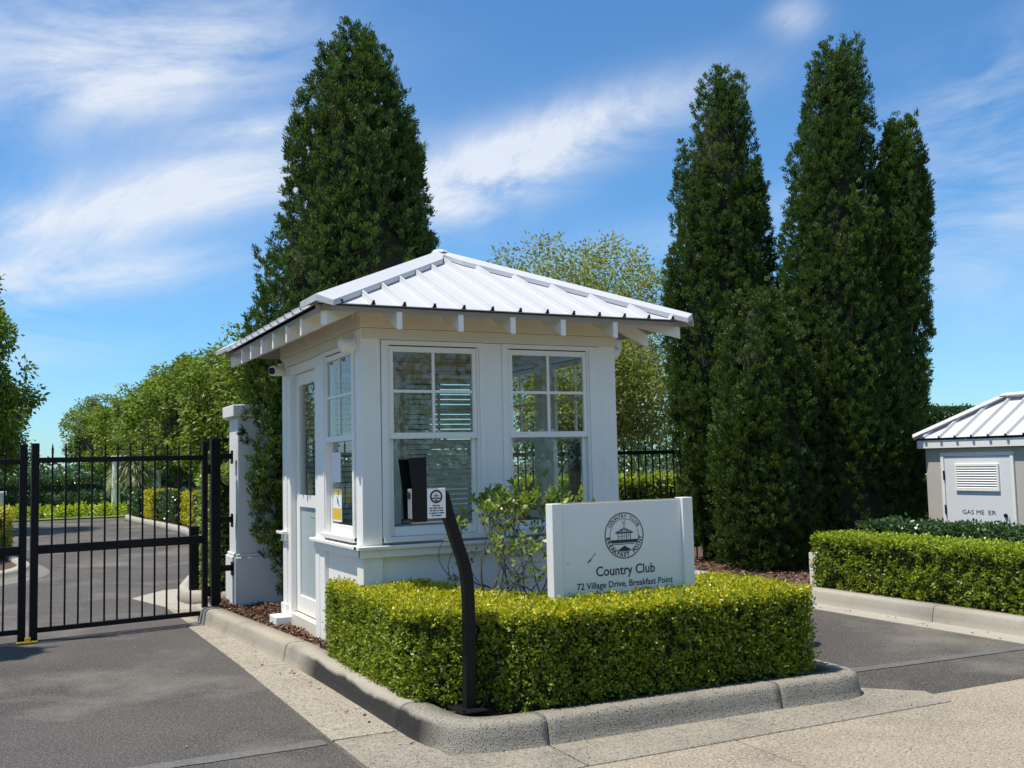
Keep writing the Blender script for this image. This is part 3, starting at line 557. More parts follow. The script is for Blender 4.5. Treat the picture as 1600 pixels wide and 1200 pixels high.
def emblem(mb, c, R, fx, letters=True):
    """round club badge: two rings, lettering round the band, pavilion with weathervane over a dark lawn"""
    s = R; P = lambda x, y: (c[0]+x*s, c[1]+y*s); T = lambda pts: poly(mb, [P(*p) for p in pts], fx); K = lambda a, b, w: stroke(mb, P(*a), P(*b), w*s, fx)
    annulus(mb, c, R*.955, R, fx); annulus(mb, c, R*.715, R*.735, fx, 40)
    if letters:
        for word, a0, a1, flip, sz in (('COUNTRY CLUB', 154, 26, 1, .20), ('BREAKFAST POINT', 182, 358, -1, .235)):
            n = len(word)
            for i, chx in enumerate(word):
                if chx == ' ': continue
                a = math.radians(a0+(a1-a0)*(i+.5)/n); v, f = text(chx, sz*s, .025 if flip == 1 else .034); rr = R*(.775 if flip == 1 else .915); ro = a-math.pi/2 if flip == 1 else a+math.pi/2
                co, si = math.cos(ro), math.sin(ro); v = v*np.array([1.05, 1, 1]); X = c[0]+rr*math.cos(a)+v[:, 0]*co-v[:, 1]*si; Y = c[1]+rr*math.sin(a)+v[:, 0]*si+v[:, 1]*co
                mb.add([fx(x, y) for x, y in zip(X, Y)], f)
    K((-.44, .13), (0, .33), .03); K((.44, .13), (0, .33), .03); T([(-.46, .09), (.46, .09), (.43, .145), (-.43, .145)])
    for x in (-.3, -.2, -.1, 0, .1, .2, .3): K((x*.35, .29-abs(x)*.15), (x*1.05, .13), .022)
    for x in (-.32, -.11, .11, .32): K((x, -.19), (x, .09), .03)
    for x in (-.215, 0, .215): K((x, -.16), (x, .08), .014)
    K((-.32, -.03), (.32, -.03), .014)
    T([(-.70, -.18), (.70, -.18), (.65, -.32), (-.65, -.32)]); K((-.60, -.37), (.52, -.37), .03)
    T([(-.33, -.62), (0, -.44), (.33, -.62), (.15, -.68), (-.15, -.68)])
    K((0, .33), (0, .56), .018); K((-.1, .50), (.1, .50), .02); K((-.14, .64), (-.02, .575), .02); K((-.02, .575), (.06, .60), .02); K((.06, .60), (.07, .66), .02); K((.07, .66), (.0, .69), .018)
pn = MB(); fx = lambda x, z: (x-.034, -1.7735, z); emblem(pn, (-.106, 1.365), .038, fx, False); annulus(pn, (-.106, 1.365), .029, .037, fx)
for z, segs in ((1.314, ((-.128, -.108), (-.104, -.086))), (1.300, ((-.148, -.132), (-.128, -.103), (-.098, -.078), (-.074, -.066))), (1.286, ((-.146, -.132), (-.127, -.106), (-.101, -.09), (-.085, -.066))),
                (1.272, ((-.150, -.142), (-.137, -.106), (-.101, -.094), (-.089, -.06))), (1.258, ((-.136, -.118), (-.112, -.076)))):
    for a, b in segs: poly(pn, [(a, z-.0032), (b, z-.0032), (b, z+.0032), (a, z+.0032)], fx)
pn.build('notice_print', 'print', ip)

# ------------------------------------------------------------------ the club's sign
sg = empty('club_sign', (1.29, -1.46, .13), 'white country club sign panel with round emblem standing in the box hedge', 'sign')
bx('sign_post', 'signface', sg, .752, .822, -1.502, -1.415, .12, 1.280, bevel=.004); bx('sign_post', 'signface', sg, 1.752, 1.835, -1.502, -1.415, .12, 1.286, bevel=.004)
bx('sign_panel', 'signface', sg, .822, 1.752, -1.478, -1.435, .45, 1.276, bevel=.003); bx('sign_cap', 'concrete', sg, .826, 1.75, -1.476, -1.437, 1.2762, 1.2795, bevel=0)
em = MB(); fx = lambda x, z: (x, -1.4798, z); emblem(em, (1.297, 1.055), .150, fx); em.build('emblem', 'print', sg)
def line(s, size, cx, z, wid, nm, parent, m='print', y=-1.4798, face='F'):
    v, f = text(s, size, .012); k = wid/(v[:, 0].max()-v[:, 0].min()); mid = (v[:, 0].max()+v[:, 0].min())/2
    return MB().add([(cx+(p[0]-mid)*k, y, z+p[1]) for p in v], f).build(nm, m, parent)
line('Country Club', .088, 1.302, .805, .452, 'lettering', sg); line('72 Village Drive, Breakfast Point', .058, 1.30, .728, .735, 'lettering', sg)
sm = MB(); stroke(sm, (1.03, .905), (1.075, .955), .006, fx); stroke(sm, (1.015, .895), (1.04, .915), .012, fx); stroke(sm, (.86, .90), (.88, .902), .004, fx); sm.build('scuff_mark', 'concrete', sg)

# ------------------------------------------------------------------ planting
def lump(P, f=1., seed=0.):
    a = P*f+seed
    return (np.sin(a[:, 0]*2.1+1.3*np.sin(a[:, 1]*1.7+a[:, 2]))+np.sin(a[:, 1]*2.7+1.1*np.sin(a[:, 2]*2.3+a[:, 0]*1.3))+np.sin(a[:, 2]*2.4+1.2*np.sin(a[:, 0]*1.9+a[:, 1])))/3
def hedge(name, label, poly, z0, z1, dens, leaf, mats, cat='hedge', group=None, wob=.018, toplean=.85, k=6, ztop=None, ragged=0.):
    """clipped hedge: leafy sprigs over every face of a prism, round a twig core coloured dark as inner shade; mats = (side, top)"""
    pl = np.array(poly, float); area = .5*np.sum(pl[:, 0]*np.roll(pl[:, 1], -1)-np.roll(pl[:, 0], -1)*pl[:, 1])
    if area < 0: pl = pl[::-1]
    c = pl.mean(0); root = empty(name, (c[0], c[1], z0), label, cat, group)
    core = MB(); en = np.roll(pl, -1, 0)-pl; en = np.stack([-en[:, 1], en[:, 0]], 1)/np.linalg.norm(en, axis=1)[:, None]; vn = en+np.roll(en, 1, 0); vn /= np.maximum(.6, (vn**2).sum(1)/2)[:, None]; inn = pl+vn*min(.085, leaf*2.6+.01)
    core.prism([(x, y, z0) for x, y in inn], (0, 0, z1-z0-leaf*2.6)); core.build('stems', 'core', root)  # solid core; its dark colour stands for shade inside the hedge
    Ps = []; Ns = []; Tp = []
    for i in range(len(pl)):
        a, b = pl[i], pl[(i+1) % len(pl)]; ln = np.linalg.norm(b-a); n = int(dens*ln*(z1-z0)); t = rng.random(n)[:, None]
        q = a+(b-a)*t; z = z0+.02+(z1-z0-.02)*rng.random(n); nv = np.array([(b-a)[1], -(b-a)[0], 0])/ln
        Ps.append(np.c_[q, z]); Ns.append(np.tile(nv, (n, 1))); Tp.append(np.zeros(n))
    lo, hi = pl.min(0), pl.max(0); n = int(dens*1.15*(hi-lo).prod()); q = lo+(hi-lo)*rng.random((n, 2)); ins = np.zeros(n, bool)
    for i in range(len(pl)):
        a, b = pl[i], pl[(i+1) % len(pl)]; cond = (a[1] > q[:, 1]) != (b[1] > q[:, 1]); xx = (b[0]-a[0])*(q[:, 1]-a[1])/(b[1]-a[1]+1e-12)+a[0]; ins ^= cond & (q[:, 0] < xx)
    q = q[ins]; Ps.append(np.c_[q, np.full(len(q), z1)]); Ns.append(np.tile([0, 0, 1.], (len(q), 1))); Tp.append(np.ones(len(q)))
    P, Nv, T = np.vstack(Ps), np.vstack(Ns), np.concatenate(Tp)
    h = lump(P, 5., 1.7)*.6+lump(P, 13., .4)*.5; P = P+Nv*(wob*h)[:, None]
    deep = (rng.random(len(P))**1.5)*leaf*2.6+np.where((T < .5) & (h < -.32), leaf*1.6, 0); P = P-Nv*deep[:, None]
    P = P+Nv*(np.where((rng.random(len(P)) < .02) & (T < .5), rng.uniform(.6, 1.8, len(P))*leaf, 0))[:, None]; edge = np.clip((P[:, 2]-(z1-.05))/.05, 0, 1)
    m = len(P); c6 = np.repeat(P, k, 0)+rng.normal(size=(m*k, 3))*leaf*.42; ax = unit(Nv*.75+rng.normal(size=(m, 3))*.45+np.array([0, 0, .35])); A6 = np.repeat(ax, k, 0)
    D = unit(A6*.75+unit(rng.normal(size=(m*k, 3)))*.85); T6 = np.repeat(np.maximum(T, np.where(rng.random(m) < edge*.8, 1, 0)), k)
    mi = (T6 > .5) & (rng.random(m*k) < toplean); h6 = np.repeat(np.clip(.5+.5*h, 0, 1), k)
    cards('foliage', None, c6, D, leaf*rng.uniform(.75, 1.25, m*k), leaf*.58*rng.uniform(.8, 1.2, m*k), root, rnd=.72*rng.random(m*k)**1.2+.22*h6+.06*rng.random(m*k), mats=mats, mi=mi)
    return root
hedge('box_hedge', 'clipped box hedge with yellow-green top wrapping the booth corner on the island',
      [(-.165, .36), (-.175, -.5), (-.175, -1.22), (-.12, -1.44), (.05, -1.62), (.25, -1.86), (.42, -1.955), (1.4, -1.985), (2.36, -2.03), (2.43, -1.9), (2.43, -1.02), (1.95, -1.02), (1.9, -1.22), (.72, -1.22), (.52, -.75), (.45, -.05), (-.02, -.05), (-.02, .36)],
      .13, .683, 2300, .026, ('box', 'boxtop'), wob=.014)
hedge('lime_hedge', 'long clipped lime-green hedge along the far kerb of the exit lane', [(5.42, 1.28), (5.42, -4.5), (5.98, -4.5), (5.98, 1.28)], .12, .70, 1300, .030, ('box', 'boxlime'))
hedge('dark_hedge', 'low dark-green glossy hedge in front of the gas meter cabinet', [(6.62, 1.82), (6.62, -2.6), (7.25, -2.6), (7.25, 1.82)], .12, .735, 800, .048, ('dkhedge', 'dkhedge'), wob=.03)
hedge('tall_hedge', 'tall dark hedge rising behind the gas meter cabinet roof', [(10.2, 5.2), (10.2, 4.2), (17, 3.0), (17, 5.2)], .1, 2.24, 300, .05, ('dkhedge', 'dkhedge'), wob=.03, k=7)
hedge('shrub_hedge', 'leafy green hedge seen through the bars of the exit gate', [(4.2, 7.4), (4.2, 6.7), (9.5, 6.7), (9.5, 7.4)], .0, 1.22, 300, .075, ('lilly', 'boxlime'), wob=.07, k=7)
hedge('pale_shrub', 'pale green leafy shrub behind the hinge post of the lane gate', [(-.22, 5.6), (-.22, 4.95), (.5, 4.85), (.6, 5.7)], .1, 1.55, 330, .055, ('pale', 'pale'), 'shrub', wob=.06, k=7)
for i, (y0, y1, m, lab) in enumerate(((28.2, 25.9, 'dkhedge', 'dark clipped hedge block at the far end of the row behind the gate'), (25.7, 23.9, 'yhedge', 'yellow clipped hedge block, the farther of two behind the gate'),
                                     (23.7, 21.0, 'dkhedge', 'dark clipped hedge block between two yellow blocks behind the gate'), (20.8, 19.0, 'yhedge', 'yellow clipped hedge block, the nearer of two behind the gate'),
                                     (18.8, 14.5, 'dkhedge', 'dark clipped hedge block nearest the pale shrub behind the gate'))):
    x = np.interp((y0+y1)/2, [14, 17, 20, 24, 28], [1.75, 1.8, 1.8, 1.5, 1.15])
    hedge('hedge_block', lab, [(x, y0), (x, y1), (x+.8, y1), (x+.8, y0)], .1, .92, 150, .075, (m, m), group='clipped hedge blocks along the drive', k=6)
hedge('yellow_hedge', 'bright yellow-green hedge in the planting island left of the drive', [(-2.35, 14.5), (-2.25, 12.6), (-2.75, 11.2), (-4, 11.2), (-4, 14.5)], .1, .95, 260, .05, ('yhedge', 'yhedge'))
for i, (x0, x1, y, h, m, lab) in enumerate(((-9, 3.2, 31.0, .33, 'boxlime', 'low green hedge across the lawn at the end of the drive'), (-9, 5.0, 36, .7, 'dkhedge', 'second low hedge farther back across the lawn'), (-9, 9, 47, 1.3, 'dkhedge', 'taller clipped hedge behind the white garden columns'))):
    hedge('lawn_hedge', lab, [(x0, y), (x1, y), (x1, y+1.2), (x0, y+1.2)], 0, h, 45, .13, (m, m), wob=.05, k=6)  # hindmost hedge takes the dark leaf as shade from the tree crowns

def conifer(name, label, base, rows, group=None, seed=0, plumes=300, tuft=24, size=1.):
    """upright juniper: outline rows (photo y, left x, right x) give its height, spread and lean at the distance of its base"""
    b = np.array([base[0], base[1], .1]); root = empty(name, tuple(b), label, 'tree', group)
    Z, Cc, R = [], [], []
    for y, xl, xr in rows:
        pl_, pr_ = on_facing(xl, y, b), on_facing(xr, y, b); Z.append((pl_[2]+pr_[2])/2); Cc.append(np.dot((pl_+pr_)/2-b, RH)); R.append(np.dot(pr_-pl_, RH)/2)
    o = np.argsort(Z); Z, Cc, R = np.array(Z)[o], np.array(Cc)[o], np.array(R)[o]; Z[0] = min(Z[0], .25)
    fr = lambda z: np.interp(z, Z, R); fc = lambda z: np.interp(z, Z, Cc)
    # trunk with a few limbs
    tk = MB(); tk.tube([tuple(b+RH*fc(z)*min(1, z/2)+np.array([0, 0, z-.1])) for z in np.linspace(0, Z[-1]*.85, 8)], list(np.linspace(.11, .02, 8)), 8)
    for j in range(9):
        z = rng.uniform(.4, Z[-1]*.6); a = rng.uniform(0, 6.28); s0 = b+RH*fc(z)+np.array([0, 0, z-.1]); r = fr(z)*.75; tk.tube([tuple(s0), tuple(s0+np.array([math.cos(a)*r*.6, math.sin(a)*r*.6, .35])), tuple(s0+np.array([math.cos(a)*r, math.sin(a)*r, 1.0]))], [.04, .028, .012], 6)
    tk.build('trunk', 'bark', root)
    # closed twig core, coloured dark as the shade between the plumes
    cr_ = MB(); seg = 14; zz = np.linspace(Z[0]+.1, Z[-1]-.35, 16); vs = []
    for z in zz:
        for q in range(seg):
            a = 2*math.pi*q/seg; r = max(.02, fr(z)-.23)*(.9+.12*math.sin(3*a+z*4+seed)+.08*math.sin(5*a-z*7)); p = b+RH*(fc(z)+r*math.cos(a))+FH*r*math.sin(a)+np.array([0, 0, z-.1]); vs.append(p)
    cr_.add(vs, [(i*seg+q, i*seg+(q+1) % seg, (i+1)*seg+(q+1) % seg, (i+1)*seg+q) for i in range(15) for q in range(seg)]+[tuple(range(seg))[::-1], tuple(15*seg+q for q in range(seg))]); cr_.build('shaded_twig_core', 'core', root)
    # plumes of foliage standing on the outline, each a spindle of small sprays
    w = np.maximum(fr(np.linspace(Z[0], Z[-1], 200)), .10); zc = np.interp(rng.random(plumes), np.cumsum(w)/w.sum(), np.linspace(Z[0], Z[-1]-.2, 200)); n0 = len(zc)
    zc = np.r_[zc, rng.uniform(Z[0]+.5, Z[-1]-.3, plumes//4), Z[-1]-np.abs(rng.normal(size=16))*.42-.22]; n1_ = n0+plumes//4; idx = np.arange(len(zc)); spike = (idx >= n0) & (idx < n1_); lead = idx >= n1_
    az = rng.uniform(0, 2*math.pi, len(zc)); F_ = fr(zc); hl = rng.uniform(.22, .46, len(zc))*size; pr = rng.uniform(.10, .19, len(zc))*size
    pr = np.minimum(pr, .05+.3*F_); pr = np.where(spike, rng.uniform(.045, .07, len(zc)), pr); pr = np.where(lead, rng.uniform(.05, .08, len(zc)), pr); hl = np.where(lead, rng.uniform(.22, .34, len(zc)), np.minimum(hl, np.maximum(.14, (Z[-1]-zc)*.8)))
    jit = np.clip(rng.normal(size=len(zc))*.055, -.16, .03); rr = np.maximum(0, F_-pr+jit*np.minimum(1, F_/.6)); rr = np.where(spike, np.maximum(0, F_-.06+rng.uniform(-.04, .03, len(zc))), rr); rr = np.where(lead, F_*rng.uniform(.2, .9, len(zc)), rr)
    cx = b+RH*(fc(zc)+rr*np.cos(az))[:, None]+FH*(rr*np.sin(az))[:, None]; cx[:, 2] = zc
    out = RH*np.cos(az)[:, None]+FH*np.sin(az)[:, None]; axd = unit(np.array([0, 0, 1.])+out*rng.uniform(.0, .16, (len(zc), 1))+rng.normal(size=(len(zc), 3))*.06)
    nT = np.clip((hl*pr*420).astype(int), 9, 36); T = np.repeat(np.arange(len(zc)), nT); t = rng.uniform(-1, 1, len(T)); rad = pr[T]*np.where(t > -.35, ((1-t)/1.35)**.75, np.sqrt(np.clip(1-((t+.35)/.65)**2, 0, 1))); ph = rng.uniform(0, 2*math.pi, len(T))
    e1 = unit(np.cross(axd, RH+FH*.3)); e2 = np.cross(axd, e1); rd = e1[T]*np.cos(ph)[:, None]+e2[T]*np.sin(ph)[:, None]
    tp = cx[T]+axd[T]*(t*hl[T])[:, None]+rd*rad[:, None]; td = unit(axd[T]*.8+rd*.65+rng.normal(size=(len(T), 3))*.2)
    keep = tp[:, 2] > .12; tp, td, T = tp[keep], td[keep], T[keep]
    k = int(tuft*1.3); P = np.repeat(tp, k, 0); A = np.repeat(td, k, 0); s = rng.random(len(P)); of = unit(rng.normal(size=P.shape))*rng.random((len(P), 1))**.5; D = unit(A*1.1+of*.75+np.array([0, 0, .25])+rng.normal(size=P.shape)*.15); P = P+of*.030*size+A*((s-.45)*.075*size)[:, None]
    pv = rng.random(len(zc)); rv = .30*np.repeat(rng.random(len(tp)), k)+.20*np.repeat(pv[T], k)+.22*rng.random(len(P))+.28*np.clip(s+.5*(of*A).sum(1), 0, 1)
    cards('crown', 'coni', P, D, .042*size*rng.uniform(.6, 1.4, len(P)), .0125*size*rng.uniform(.8, 1.4, len(P)), root, rnd=rv, fold=.3)
    return root
G5 = 'tall upright conifers round the gatehouse'
T1 = conifer('conifer', 'tall broad conifer rising directly behind the guard booth roof', (1.0, 3.5), [(35, 545, 551), (58, 533, 562), (85, 516, 606), (130, 489, 617), (160, 475, 630), (200, 457, 643), (250, 450, 660), (300, 442, 672), (350, 434, 675), (400, 414, 684), (450, 404, 688), (500, 396, 688), (560, 386, 686), (640, 383, 676), (720, 386, 664), (780, 392, 648), (840, 404, 610), (885, 428, 575)], G5, 1, 520, 24)
T2 = conifer('conifer', 'blunt-topped conifer beside the exit gate, farthest of the right-hand conifers from the gas cabinet', (6.75, 4.35), [(108, 1110, 1160), (122, 1098, 1167), (150, 1092, 1170), (190, 1074, 1172), (240, 1062, 1183), (300, 1049, 1197), (350, 1047, 1204), (400, 1039, 1209), (470, 1036, 1212), (550, 1039, 1215), (640, 1045, 1215), (720, 1054, 1215), (800, 1070, 1215), (850, 1086, 1205), (885, 1100, 1190)], G5, 2, 460, 22)
T2b = conifer('conifer', 'short bushy conifer in front of two taller conifers beside the exit lane', (6.55, 3.3), [(445, 1166, 1180), (470, 1148, 1205), (520, 1128, 1248), (560, 1120, 1268), (620, 1114, 1279), (700, 1110, 1284), (780, 1112, 1284), (850, 1120, 1282), (890, 1135, 1270)], G5, 3, 300, 22)
T3 = conifer('conifer', 'tallest of the conifers standing between the exit gate and the gas meter cabinet', (7.55, 3.1), [(66, 1318, 1338), (85, 1274, 1345), (120, 1266, 1358), (180, 1250, 1364), (240, 1240, 1369), (300, 1232, 1376), (350, 1224, 1385), (400, 1218, 1392), (480, 1216, 1400), (560, 1222, 1410), (650, 1230, 1420), (760, 1240, 1430), (850, 1250, 1425), (885, 1262, 1415)], G5, 4, 470, 22)
T4 = conifer('conifer', 'narrow conifer immediately behind the gas meter cabinet', (8.05, 2.6), [(180, 1404, 1424), (210, 1382, 1437), (260, 1374, 1444), (310, 1367, 1450), (360, 1364, 1455), (420, 1364, 1449), (500, 1360, 1453), (560, 1358, 1453), (640, 1358, 1446), (720, 1358, 1444), (800, 1360, 1443), (875, 1365, 1440)], G5, 5, 330, 22)
T0 = copy_tree(T4, (-4.3, 2.8, .1), 2.1, (1.2, 1.2, .93)); T0['label'] = 'narrow conifer on the outer side of the lane gate'

def broadleaf(name, label, base, H, R, zb, m, leaf, nclump, nleaf, bark='bark', group=None, airy=False, lean=0., flat=.75):
    b = np.array([base[0], base[1], 0.]); root = empty(name, tuple(b), label, 'tree', group)
    c = b+np.array([0, 0, (H+zb)/2]); hz_ = (H-zb)/2
    nl = 46; lu = unit(rng.normal(size=(nl, 3))); lu = np.sign(lu)*np.abs(lu)**flat; lu /= np.maximum(1, np.abs(lu).max(1, keepdims=True)); lq = lu*rng.uniform(.52, .86, (nl, 1)); li_ = rng.integers(nl, size=nclump)
    u = unit(rng.normal(size=(nclump, 3))+unit(lu)[li_]*.7); rad = rng.uniform(.42 if airy else .78, 1.0, nclump)[:, None]; sq = np.sign(u)*np.abs(u)**flat; sq /= np.maximum(1, np.abs(sq).max(1, keepdims=True)); q = sq*rad if airy else lq[li_]+u*rng.uniform(.22, .30, (nclump, 1))
    cl = c+q*np.array([R, R, hz_])*(1+(.26 if airy else .13)*lump(q, 3., base[1]))[:, None]; cl = cl[cl[:, 2] > zb-.2]
    tk = MB(); tk.tube([tuple(b), tuple(b+np.array([.05, .02, zb])), tuple(b+np.array([lean*.4, 0, (zb+H)/2])), tuple(b+np.array([lean, .1, H*.9]))], [.16*H/5, .12*H/5, .07*H/5, .02], 8)
    for j in range(26 if airy else 12):
        s = b+np.array([lean*.3, 0, rng.uniform(max(.8, zb*.8), H*.65)]); t = cl[rng.integers(len(cl))]; mid = s*.5+t*.5+np.array([0, 0, .25])+rng.normal(size=3)*.15
        tk.tube([tuple(s), tuple(mid), tuple(t)], [.055*H/5, .035*H/5, .012], 6)
        if airy:
            for _ in range(3): t2 = t+rng.normal(size=3)*.28*R/2.5+np.array([0, 0, -.15]); tk.tube([tuple(mid*.5+t*.5), tuple(t2)], [.022, .008], 5)
    tk.build('trunk', bark, root)
    if not airy: MB().tube([tuple(c+np.array([0, 0, z*hz_])) for z in (-.72, -.6, -.3, .1, .45, .6)], [R*.2, R*.55, R*.66, R*.64, R*.5, R*.1], 12).build('shaded_twig_core', 'core', root)  # solid core, dark colour standing for shade within the crown
    n = len(cl); out = unit(cl-c); sp_ = leaf*(1.8 if airy else .85); P = np.repeat(cl, nleaf, 0)+np.clip(rng.normal(size=(n*nleaf, 3)), -1.8, 1.8)*sp_*np.array([1, 1, .75]); O = np.repeat(out, nleaf, 0)
    D = unit(O*.4+unit(P-np.repeat(cl, nleaf, 0))*.7+unit(rng.normal(size=P.shape))*.5+np.array([0, 0, -.3])); cv = np.repeat(rng.random(n), nleaf)
    cards('crown', m, P, D, leaf*rng.uniform(.7, 1.3, len(P)), leaf*.45*rng.uniform(.8, 1.2, len(P)), root, rnd=.55*rng.random(len(P))+.4*cv)
    return root
GR = 'leafy trees in the row along the drive'
r1 = broadleaf('avenue_tree', 'first leafy tree of the row behind the lane gate, counting from the white pillar', (4.0, 15.2), 5.0, 1.9, 1.15, 'lilly', .125, 760, 34, group=GR)
r2 = broadleaf('avenue_tree', 'second leafy tree of the row behind the lane gate, counting from the white pillar', (3.75, 19.2), 5.35, 2.0, 1.2, 'lilly', .13, 760, 34, group=GR)
ORD = ('third', 'fourth', 'fifth', 'sixth', 'seventh', 'eighth')
for i, (x, y, s, hz_) in enumerate(((3.7, 23.4, 1.02, 1.04), (3.65, 28.2, 1.06, 1.05), (3.6, 34.0, 1.1, 1.06), (3.6, 41.0, 1.15, 1.05), (3.5, 49.0, 1.2, 1.06), (3.3, 58, 1.3, 1.15))):
    o = copy_tree((r1, r2)[i % 2], (x, y, 0), 1.1+1.7*i, (s, s, hz_)); o['label'] = '%s leafy tree of the row behind the lane gate, counting from the white pillar' % ORD[i]
for i, (x, y, s, z, lab) in enumerate(((-3.95, 23.5, 1.08, 1.40, 'leafy dark tree standing in the lawn on the far side of the drive'), (-3.9, 38, 1.15, 1.1, 'leafy tree behind the big dark tree on the far side of the drive'))):
    o = copy_tree(r1, (x, y, 0), .5+2*i, (s, s, z)); o['label'] = lab; o['group'] = 'leafy trees across the drive'
gum = broadleaf('gum_tree', 'airy olive-green gum tree behind the booth with sky showing through', (10.2, 14.5), 7.05, 2.75, 2.2, 'olive', .10, 620, 56, 'greybark', airy=True, flat=.9)
gum2 = broadleaf('gum_tree', 'lower grey-green gum tree beyond the exit gate bars', (9.0, 11.5), 4.6, 1.9, 1.5, 'olive', .09, 560, 55, 'greybark', airy=True, flat=.9)
n = 420; cl = np.stack([rng.uniform(-26, 30, n), rng.uniform(-31, -27, n), np.zeros(n)], 1); cl[:, 2] = .8+rng.random(n)**.7*(5.0+1.6*np.sin(cl[:, 0]*.55)+.8*np.sin(cl[:, 0]*1.7)); P = np.repeat(cl, 46, 0)+rng.normal(size=(n*46, 3))*np.array([.75, .75, .5])
sw = cards('street_trees', 'lilly', P, rng.normal(size=P.shape), .34, .2); tag(sw, 'belt of street trees across the road, mirrored in the booth windows', 'trees', kind='stuff')
# far wood closing the view
n = 900; ang = rng.uniform(-.9, 1.25, n); dist = rng.uniform(75, 95, n); a0 = math.atan2(FH[1], FH[0])
cl = np.stack([CAM[0]+np.cos(a0-ang)*dist, CAM[1]+np.sin(a0-ang)*dist, rng.uniform(0, 1, n)**.8*(2.9+.8*np.sin(ang*19)+.5*np.sin(ang*47))], 1)
P = np.repeat(cl, 80, 0)+rng.normal(size=(n*80, 3))*np.array([1.2, 1.2, .45]); P[:, 2] = np.abs(P[:, 2])
fw = cards('far_wood', 'dkhedge', P, rng.normal(size=P.shape), .34, .2); tag(fw, 'low band of distant trees beyond the gardens', 'wood', kind='stuff')  # dark leaf puts the shade below the avenue crowns into the colour

# leggy shrub in front of the booth: bare stems, glossy leaves in tufts
sb = empty('leggy_shrub', (1.1, -.62, .12), 'leggy shrub with bare stems and glossy leaf tufts before the booth window', 'shrub')
lv = MB(); L_ = .066; ob = ORG[sb.name]; lv.add([tuple(np.array(q_)+ob) for q_ in [(0, 0, 0), (L_*.35, L_*.2, .004), (L_*.75, L_*.17, .002), (L_, 0, -.004), (L_*.75, -L_*.17, .002), (L_*.35, -L_*.2, .004)]], [(0, 1, 5), (1, 2, 4, 5), (2, 3, 4)])
leaf0 = lv.build('leaf', 'gard', sb); leaf0.data.attributes.new('rnd', 'FLOAT', 'FACE').data.foreach_set('value', [.6]*3)
leafB = leaf0.data.copy(); leafB.attributes['rnd'].data.foreach_set('value', [.25]*3); leafC = leaf0.data.copy(); leafC.attributes['rnd'].data.foreach_set('value', [.9]*3)
LM = [leaf0.data, leafB, leafC]; tips = []; org = ORG[sb.name]; small = []
def branch(p, d, L, r, lvl):
    pts = [p]; q = np.array(p, float); d = np.array(d, float)
    for _ in range(4): d = unit(d+rng.normal(size=3)*.16+np.array([.22 if q[0] < .70 else 0, 0, .08])); q = q+d*L/4; pts.append(tuple(q))
    st.tube(pts, list(np.linspace(r, r*.6, 5)), 6)
    if lvl == 0 or q[2] > 1.22: tips.append((q, d)); return
    for _ in range(2+int(rng.random() < .45)):
        branch(tuple(q), unit(d+rng.normal(size=3)*np.array([.55, .3, .2])), L*rng.uniform(.62, .85), r*.62, lvl-1)
st = MB()
for x0, lx in ((1.12, .10), (1.08, -.05), (1.02, -.16), (.94, -.34), (.86, -.3), (1.15, .2), (.78, -.12), (1.05, .05), (1.2, .1), (.98, -.1), (.70, -.05)):
    branch((x0, rng.uniform(-.72, -.52), .12), unit(np.array([lx, rng.normal()*.12, 1.])), .47, .0095, 3)
st.build('stems', 'twig', sb)
alltips = list(tips); tips = sorted(tips, key=lambda t: -t[0][2]+rng.normal()*.15)[:74]
first = True
for q, d in tips:
    for j in range(4):
        if first: o = leaf0; first = False
        else: o = leaf0.copy(); C.objects.link(o); o.data = LM[rng.integers(3)]
        dd = unit(d*.75+unit(rng.normal(size=3))*.8+np.array([0, 0, .25])); o.location = tuple(q-org+rng.normal(size=3)*.008); o.rotation_mode = 'QUATERNION'
        o.rotation_quaternion = Vector(dd).to_track_quat('X', 'Z') @ Matrix.Rotation(rng.uniform(-1, 1), 4, 'X').to_quaternion(); k = rng.uniform(.75, 1.2); o.scale = (k, k*1.15, k)

tq = np.array([t[0] for t in alltips]); td_ = np.array([t[1] for t in alltips]); kk = rng.integers(len(tq), size=900); bk_ = rng.random((900, 1))**2*.16
Pq = tq[kk]-td_[kk]*bk_+rng.normal(size=(900, 3))*.018; sf = cards('foliage', 'gard', Pq, unit(td_[kk]*.6+unit(rng.normal(size=(900, 3)))*.8+np.array([0, 0, .3])), .05*rng.uniform(.6, 1.2, 900), .026, sb); sf['kind'] = 'stuff'

# ------------------------------------------------------------------ gas meter cabinet
gu, v1, v0, gd = 7.85, 1.86, -1.5, 1.32                                  # front wall, far end, near end, depth
gm = empty('gas_meter_cabinet', (gu+gd/2, (v0+v1)/2, .1), 'low pale gas meter cabinet with louvred door and ribbed white metal roof', 'cabinet')
bx('wall', 'cabinetwall', gm, gu, gu+gd, v0, v1, .08, 1.60, bevel=.006)
bx('fascia', 'white', gm, gu-.065, gu+gd+.065, v0-.065, v1+.065, 1.597, 1.695, bevel=.004)
ov = .085; zE = 1.722; E0 = [np.array(p) for p in ((gu-ov, v1+ov, zE), (gu-ov, v0-ov, zE), (gu+gd+ov, v0-ov, zE), (gu+gd+ov, v1+ov, zE))]; hd2 = gd/2+ov; K0 = np.array([gu+gd/2, v1+ov-hd2, 2.19]); K1 = np.array([gu+gd/2, v0-ov+hd2, 2.19])
rf = MB(); rf.add(E0+[K0, K1], [(0, 1, 5, 4), (1, 2, 5), (2, 3, 4, 5), (3, 0, 4), (3, 2, 1, 0)]); rf = rf.build('roof', 'roof', gm)
fgv = np.array([hd2, 0, 2.19-zE]); Hs = np.linalg.norm(fgv); fgv /= Hs; nn_ = np.array([-fgv[2], 0, fgv[0]]); Lr = v1-v0+2*ov; s = .16
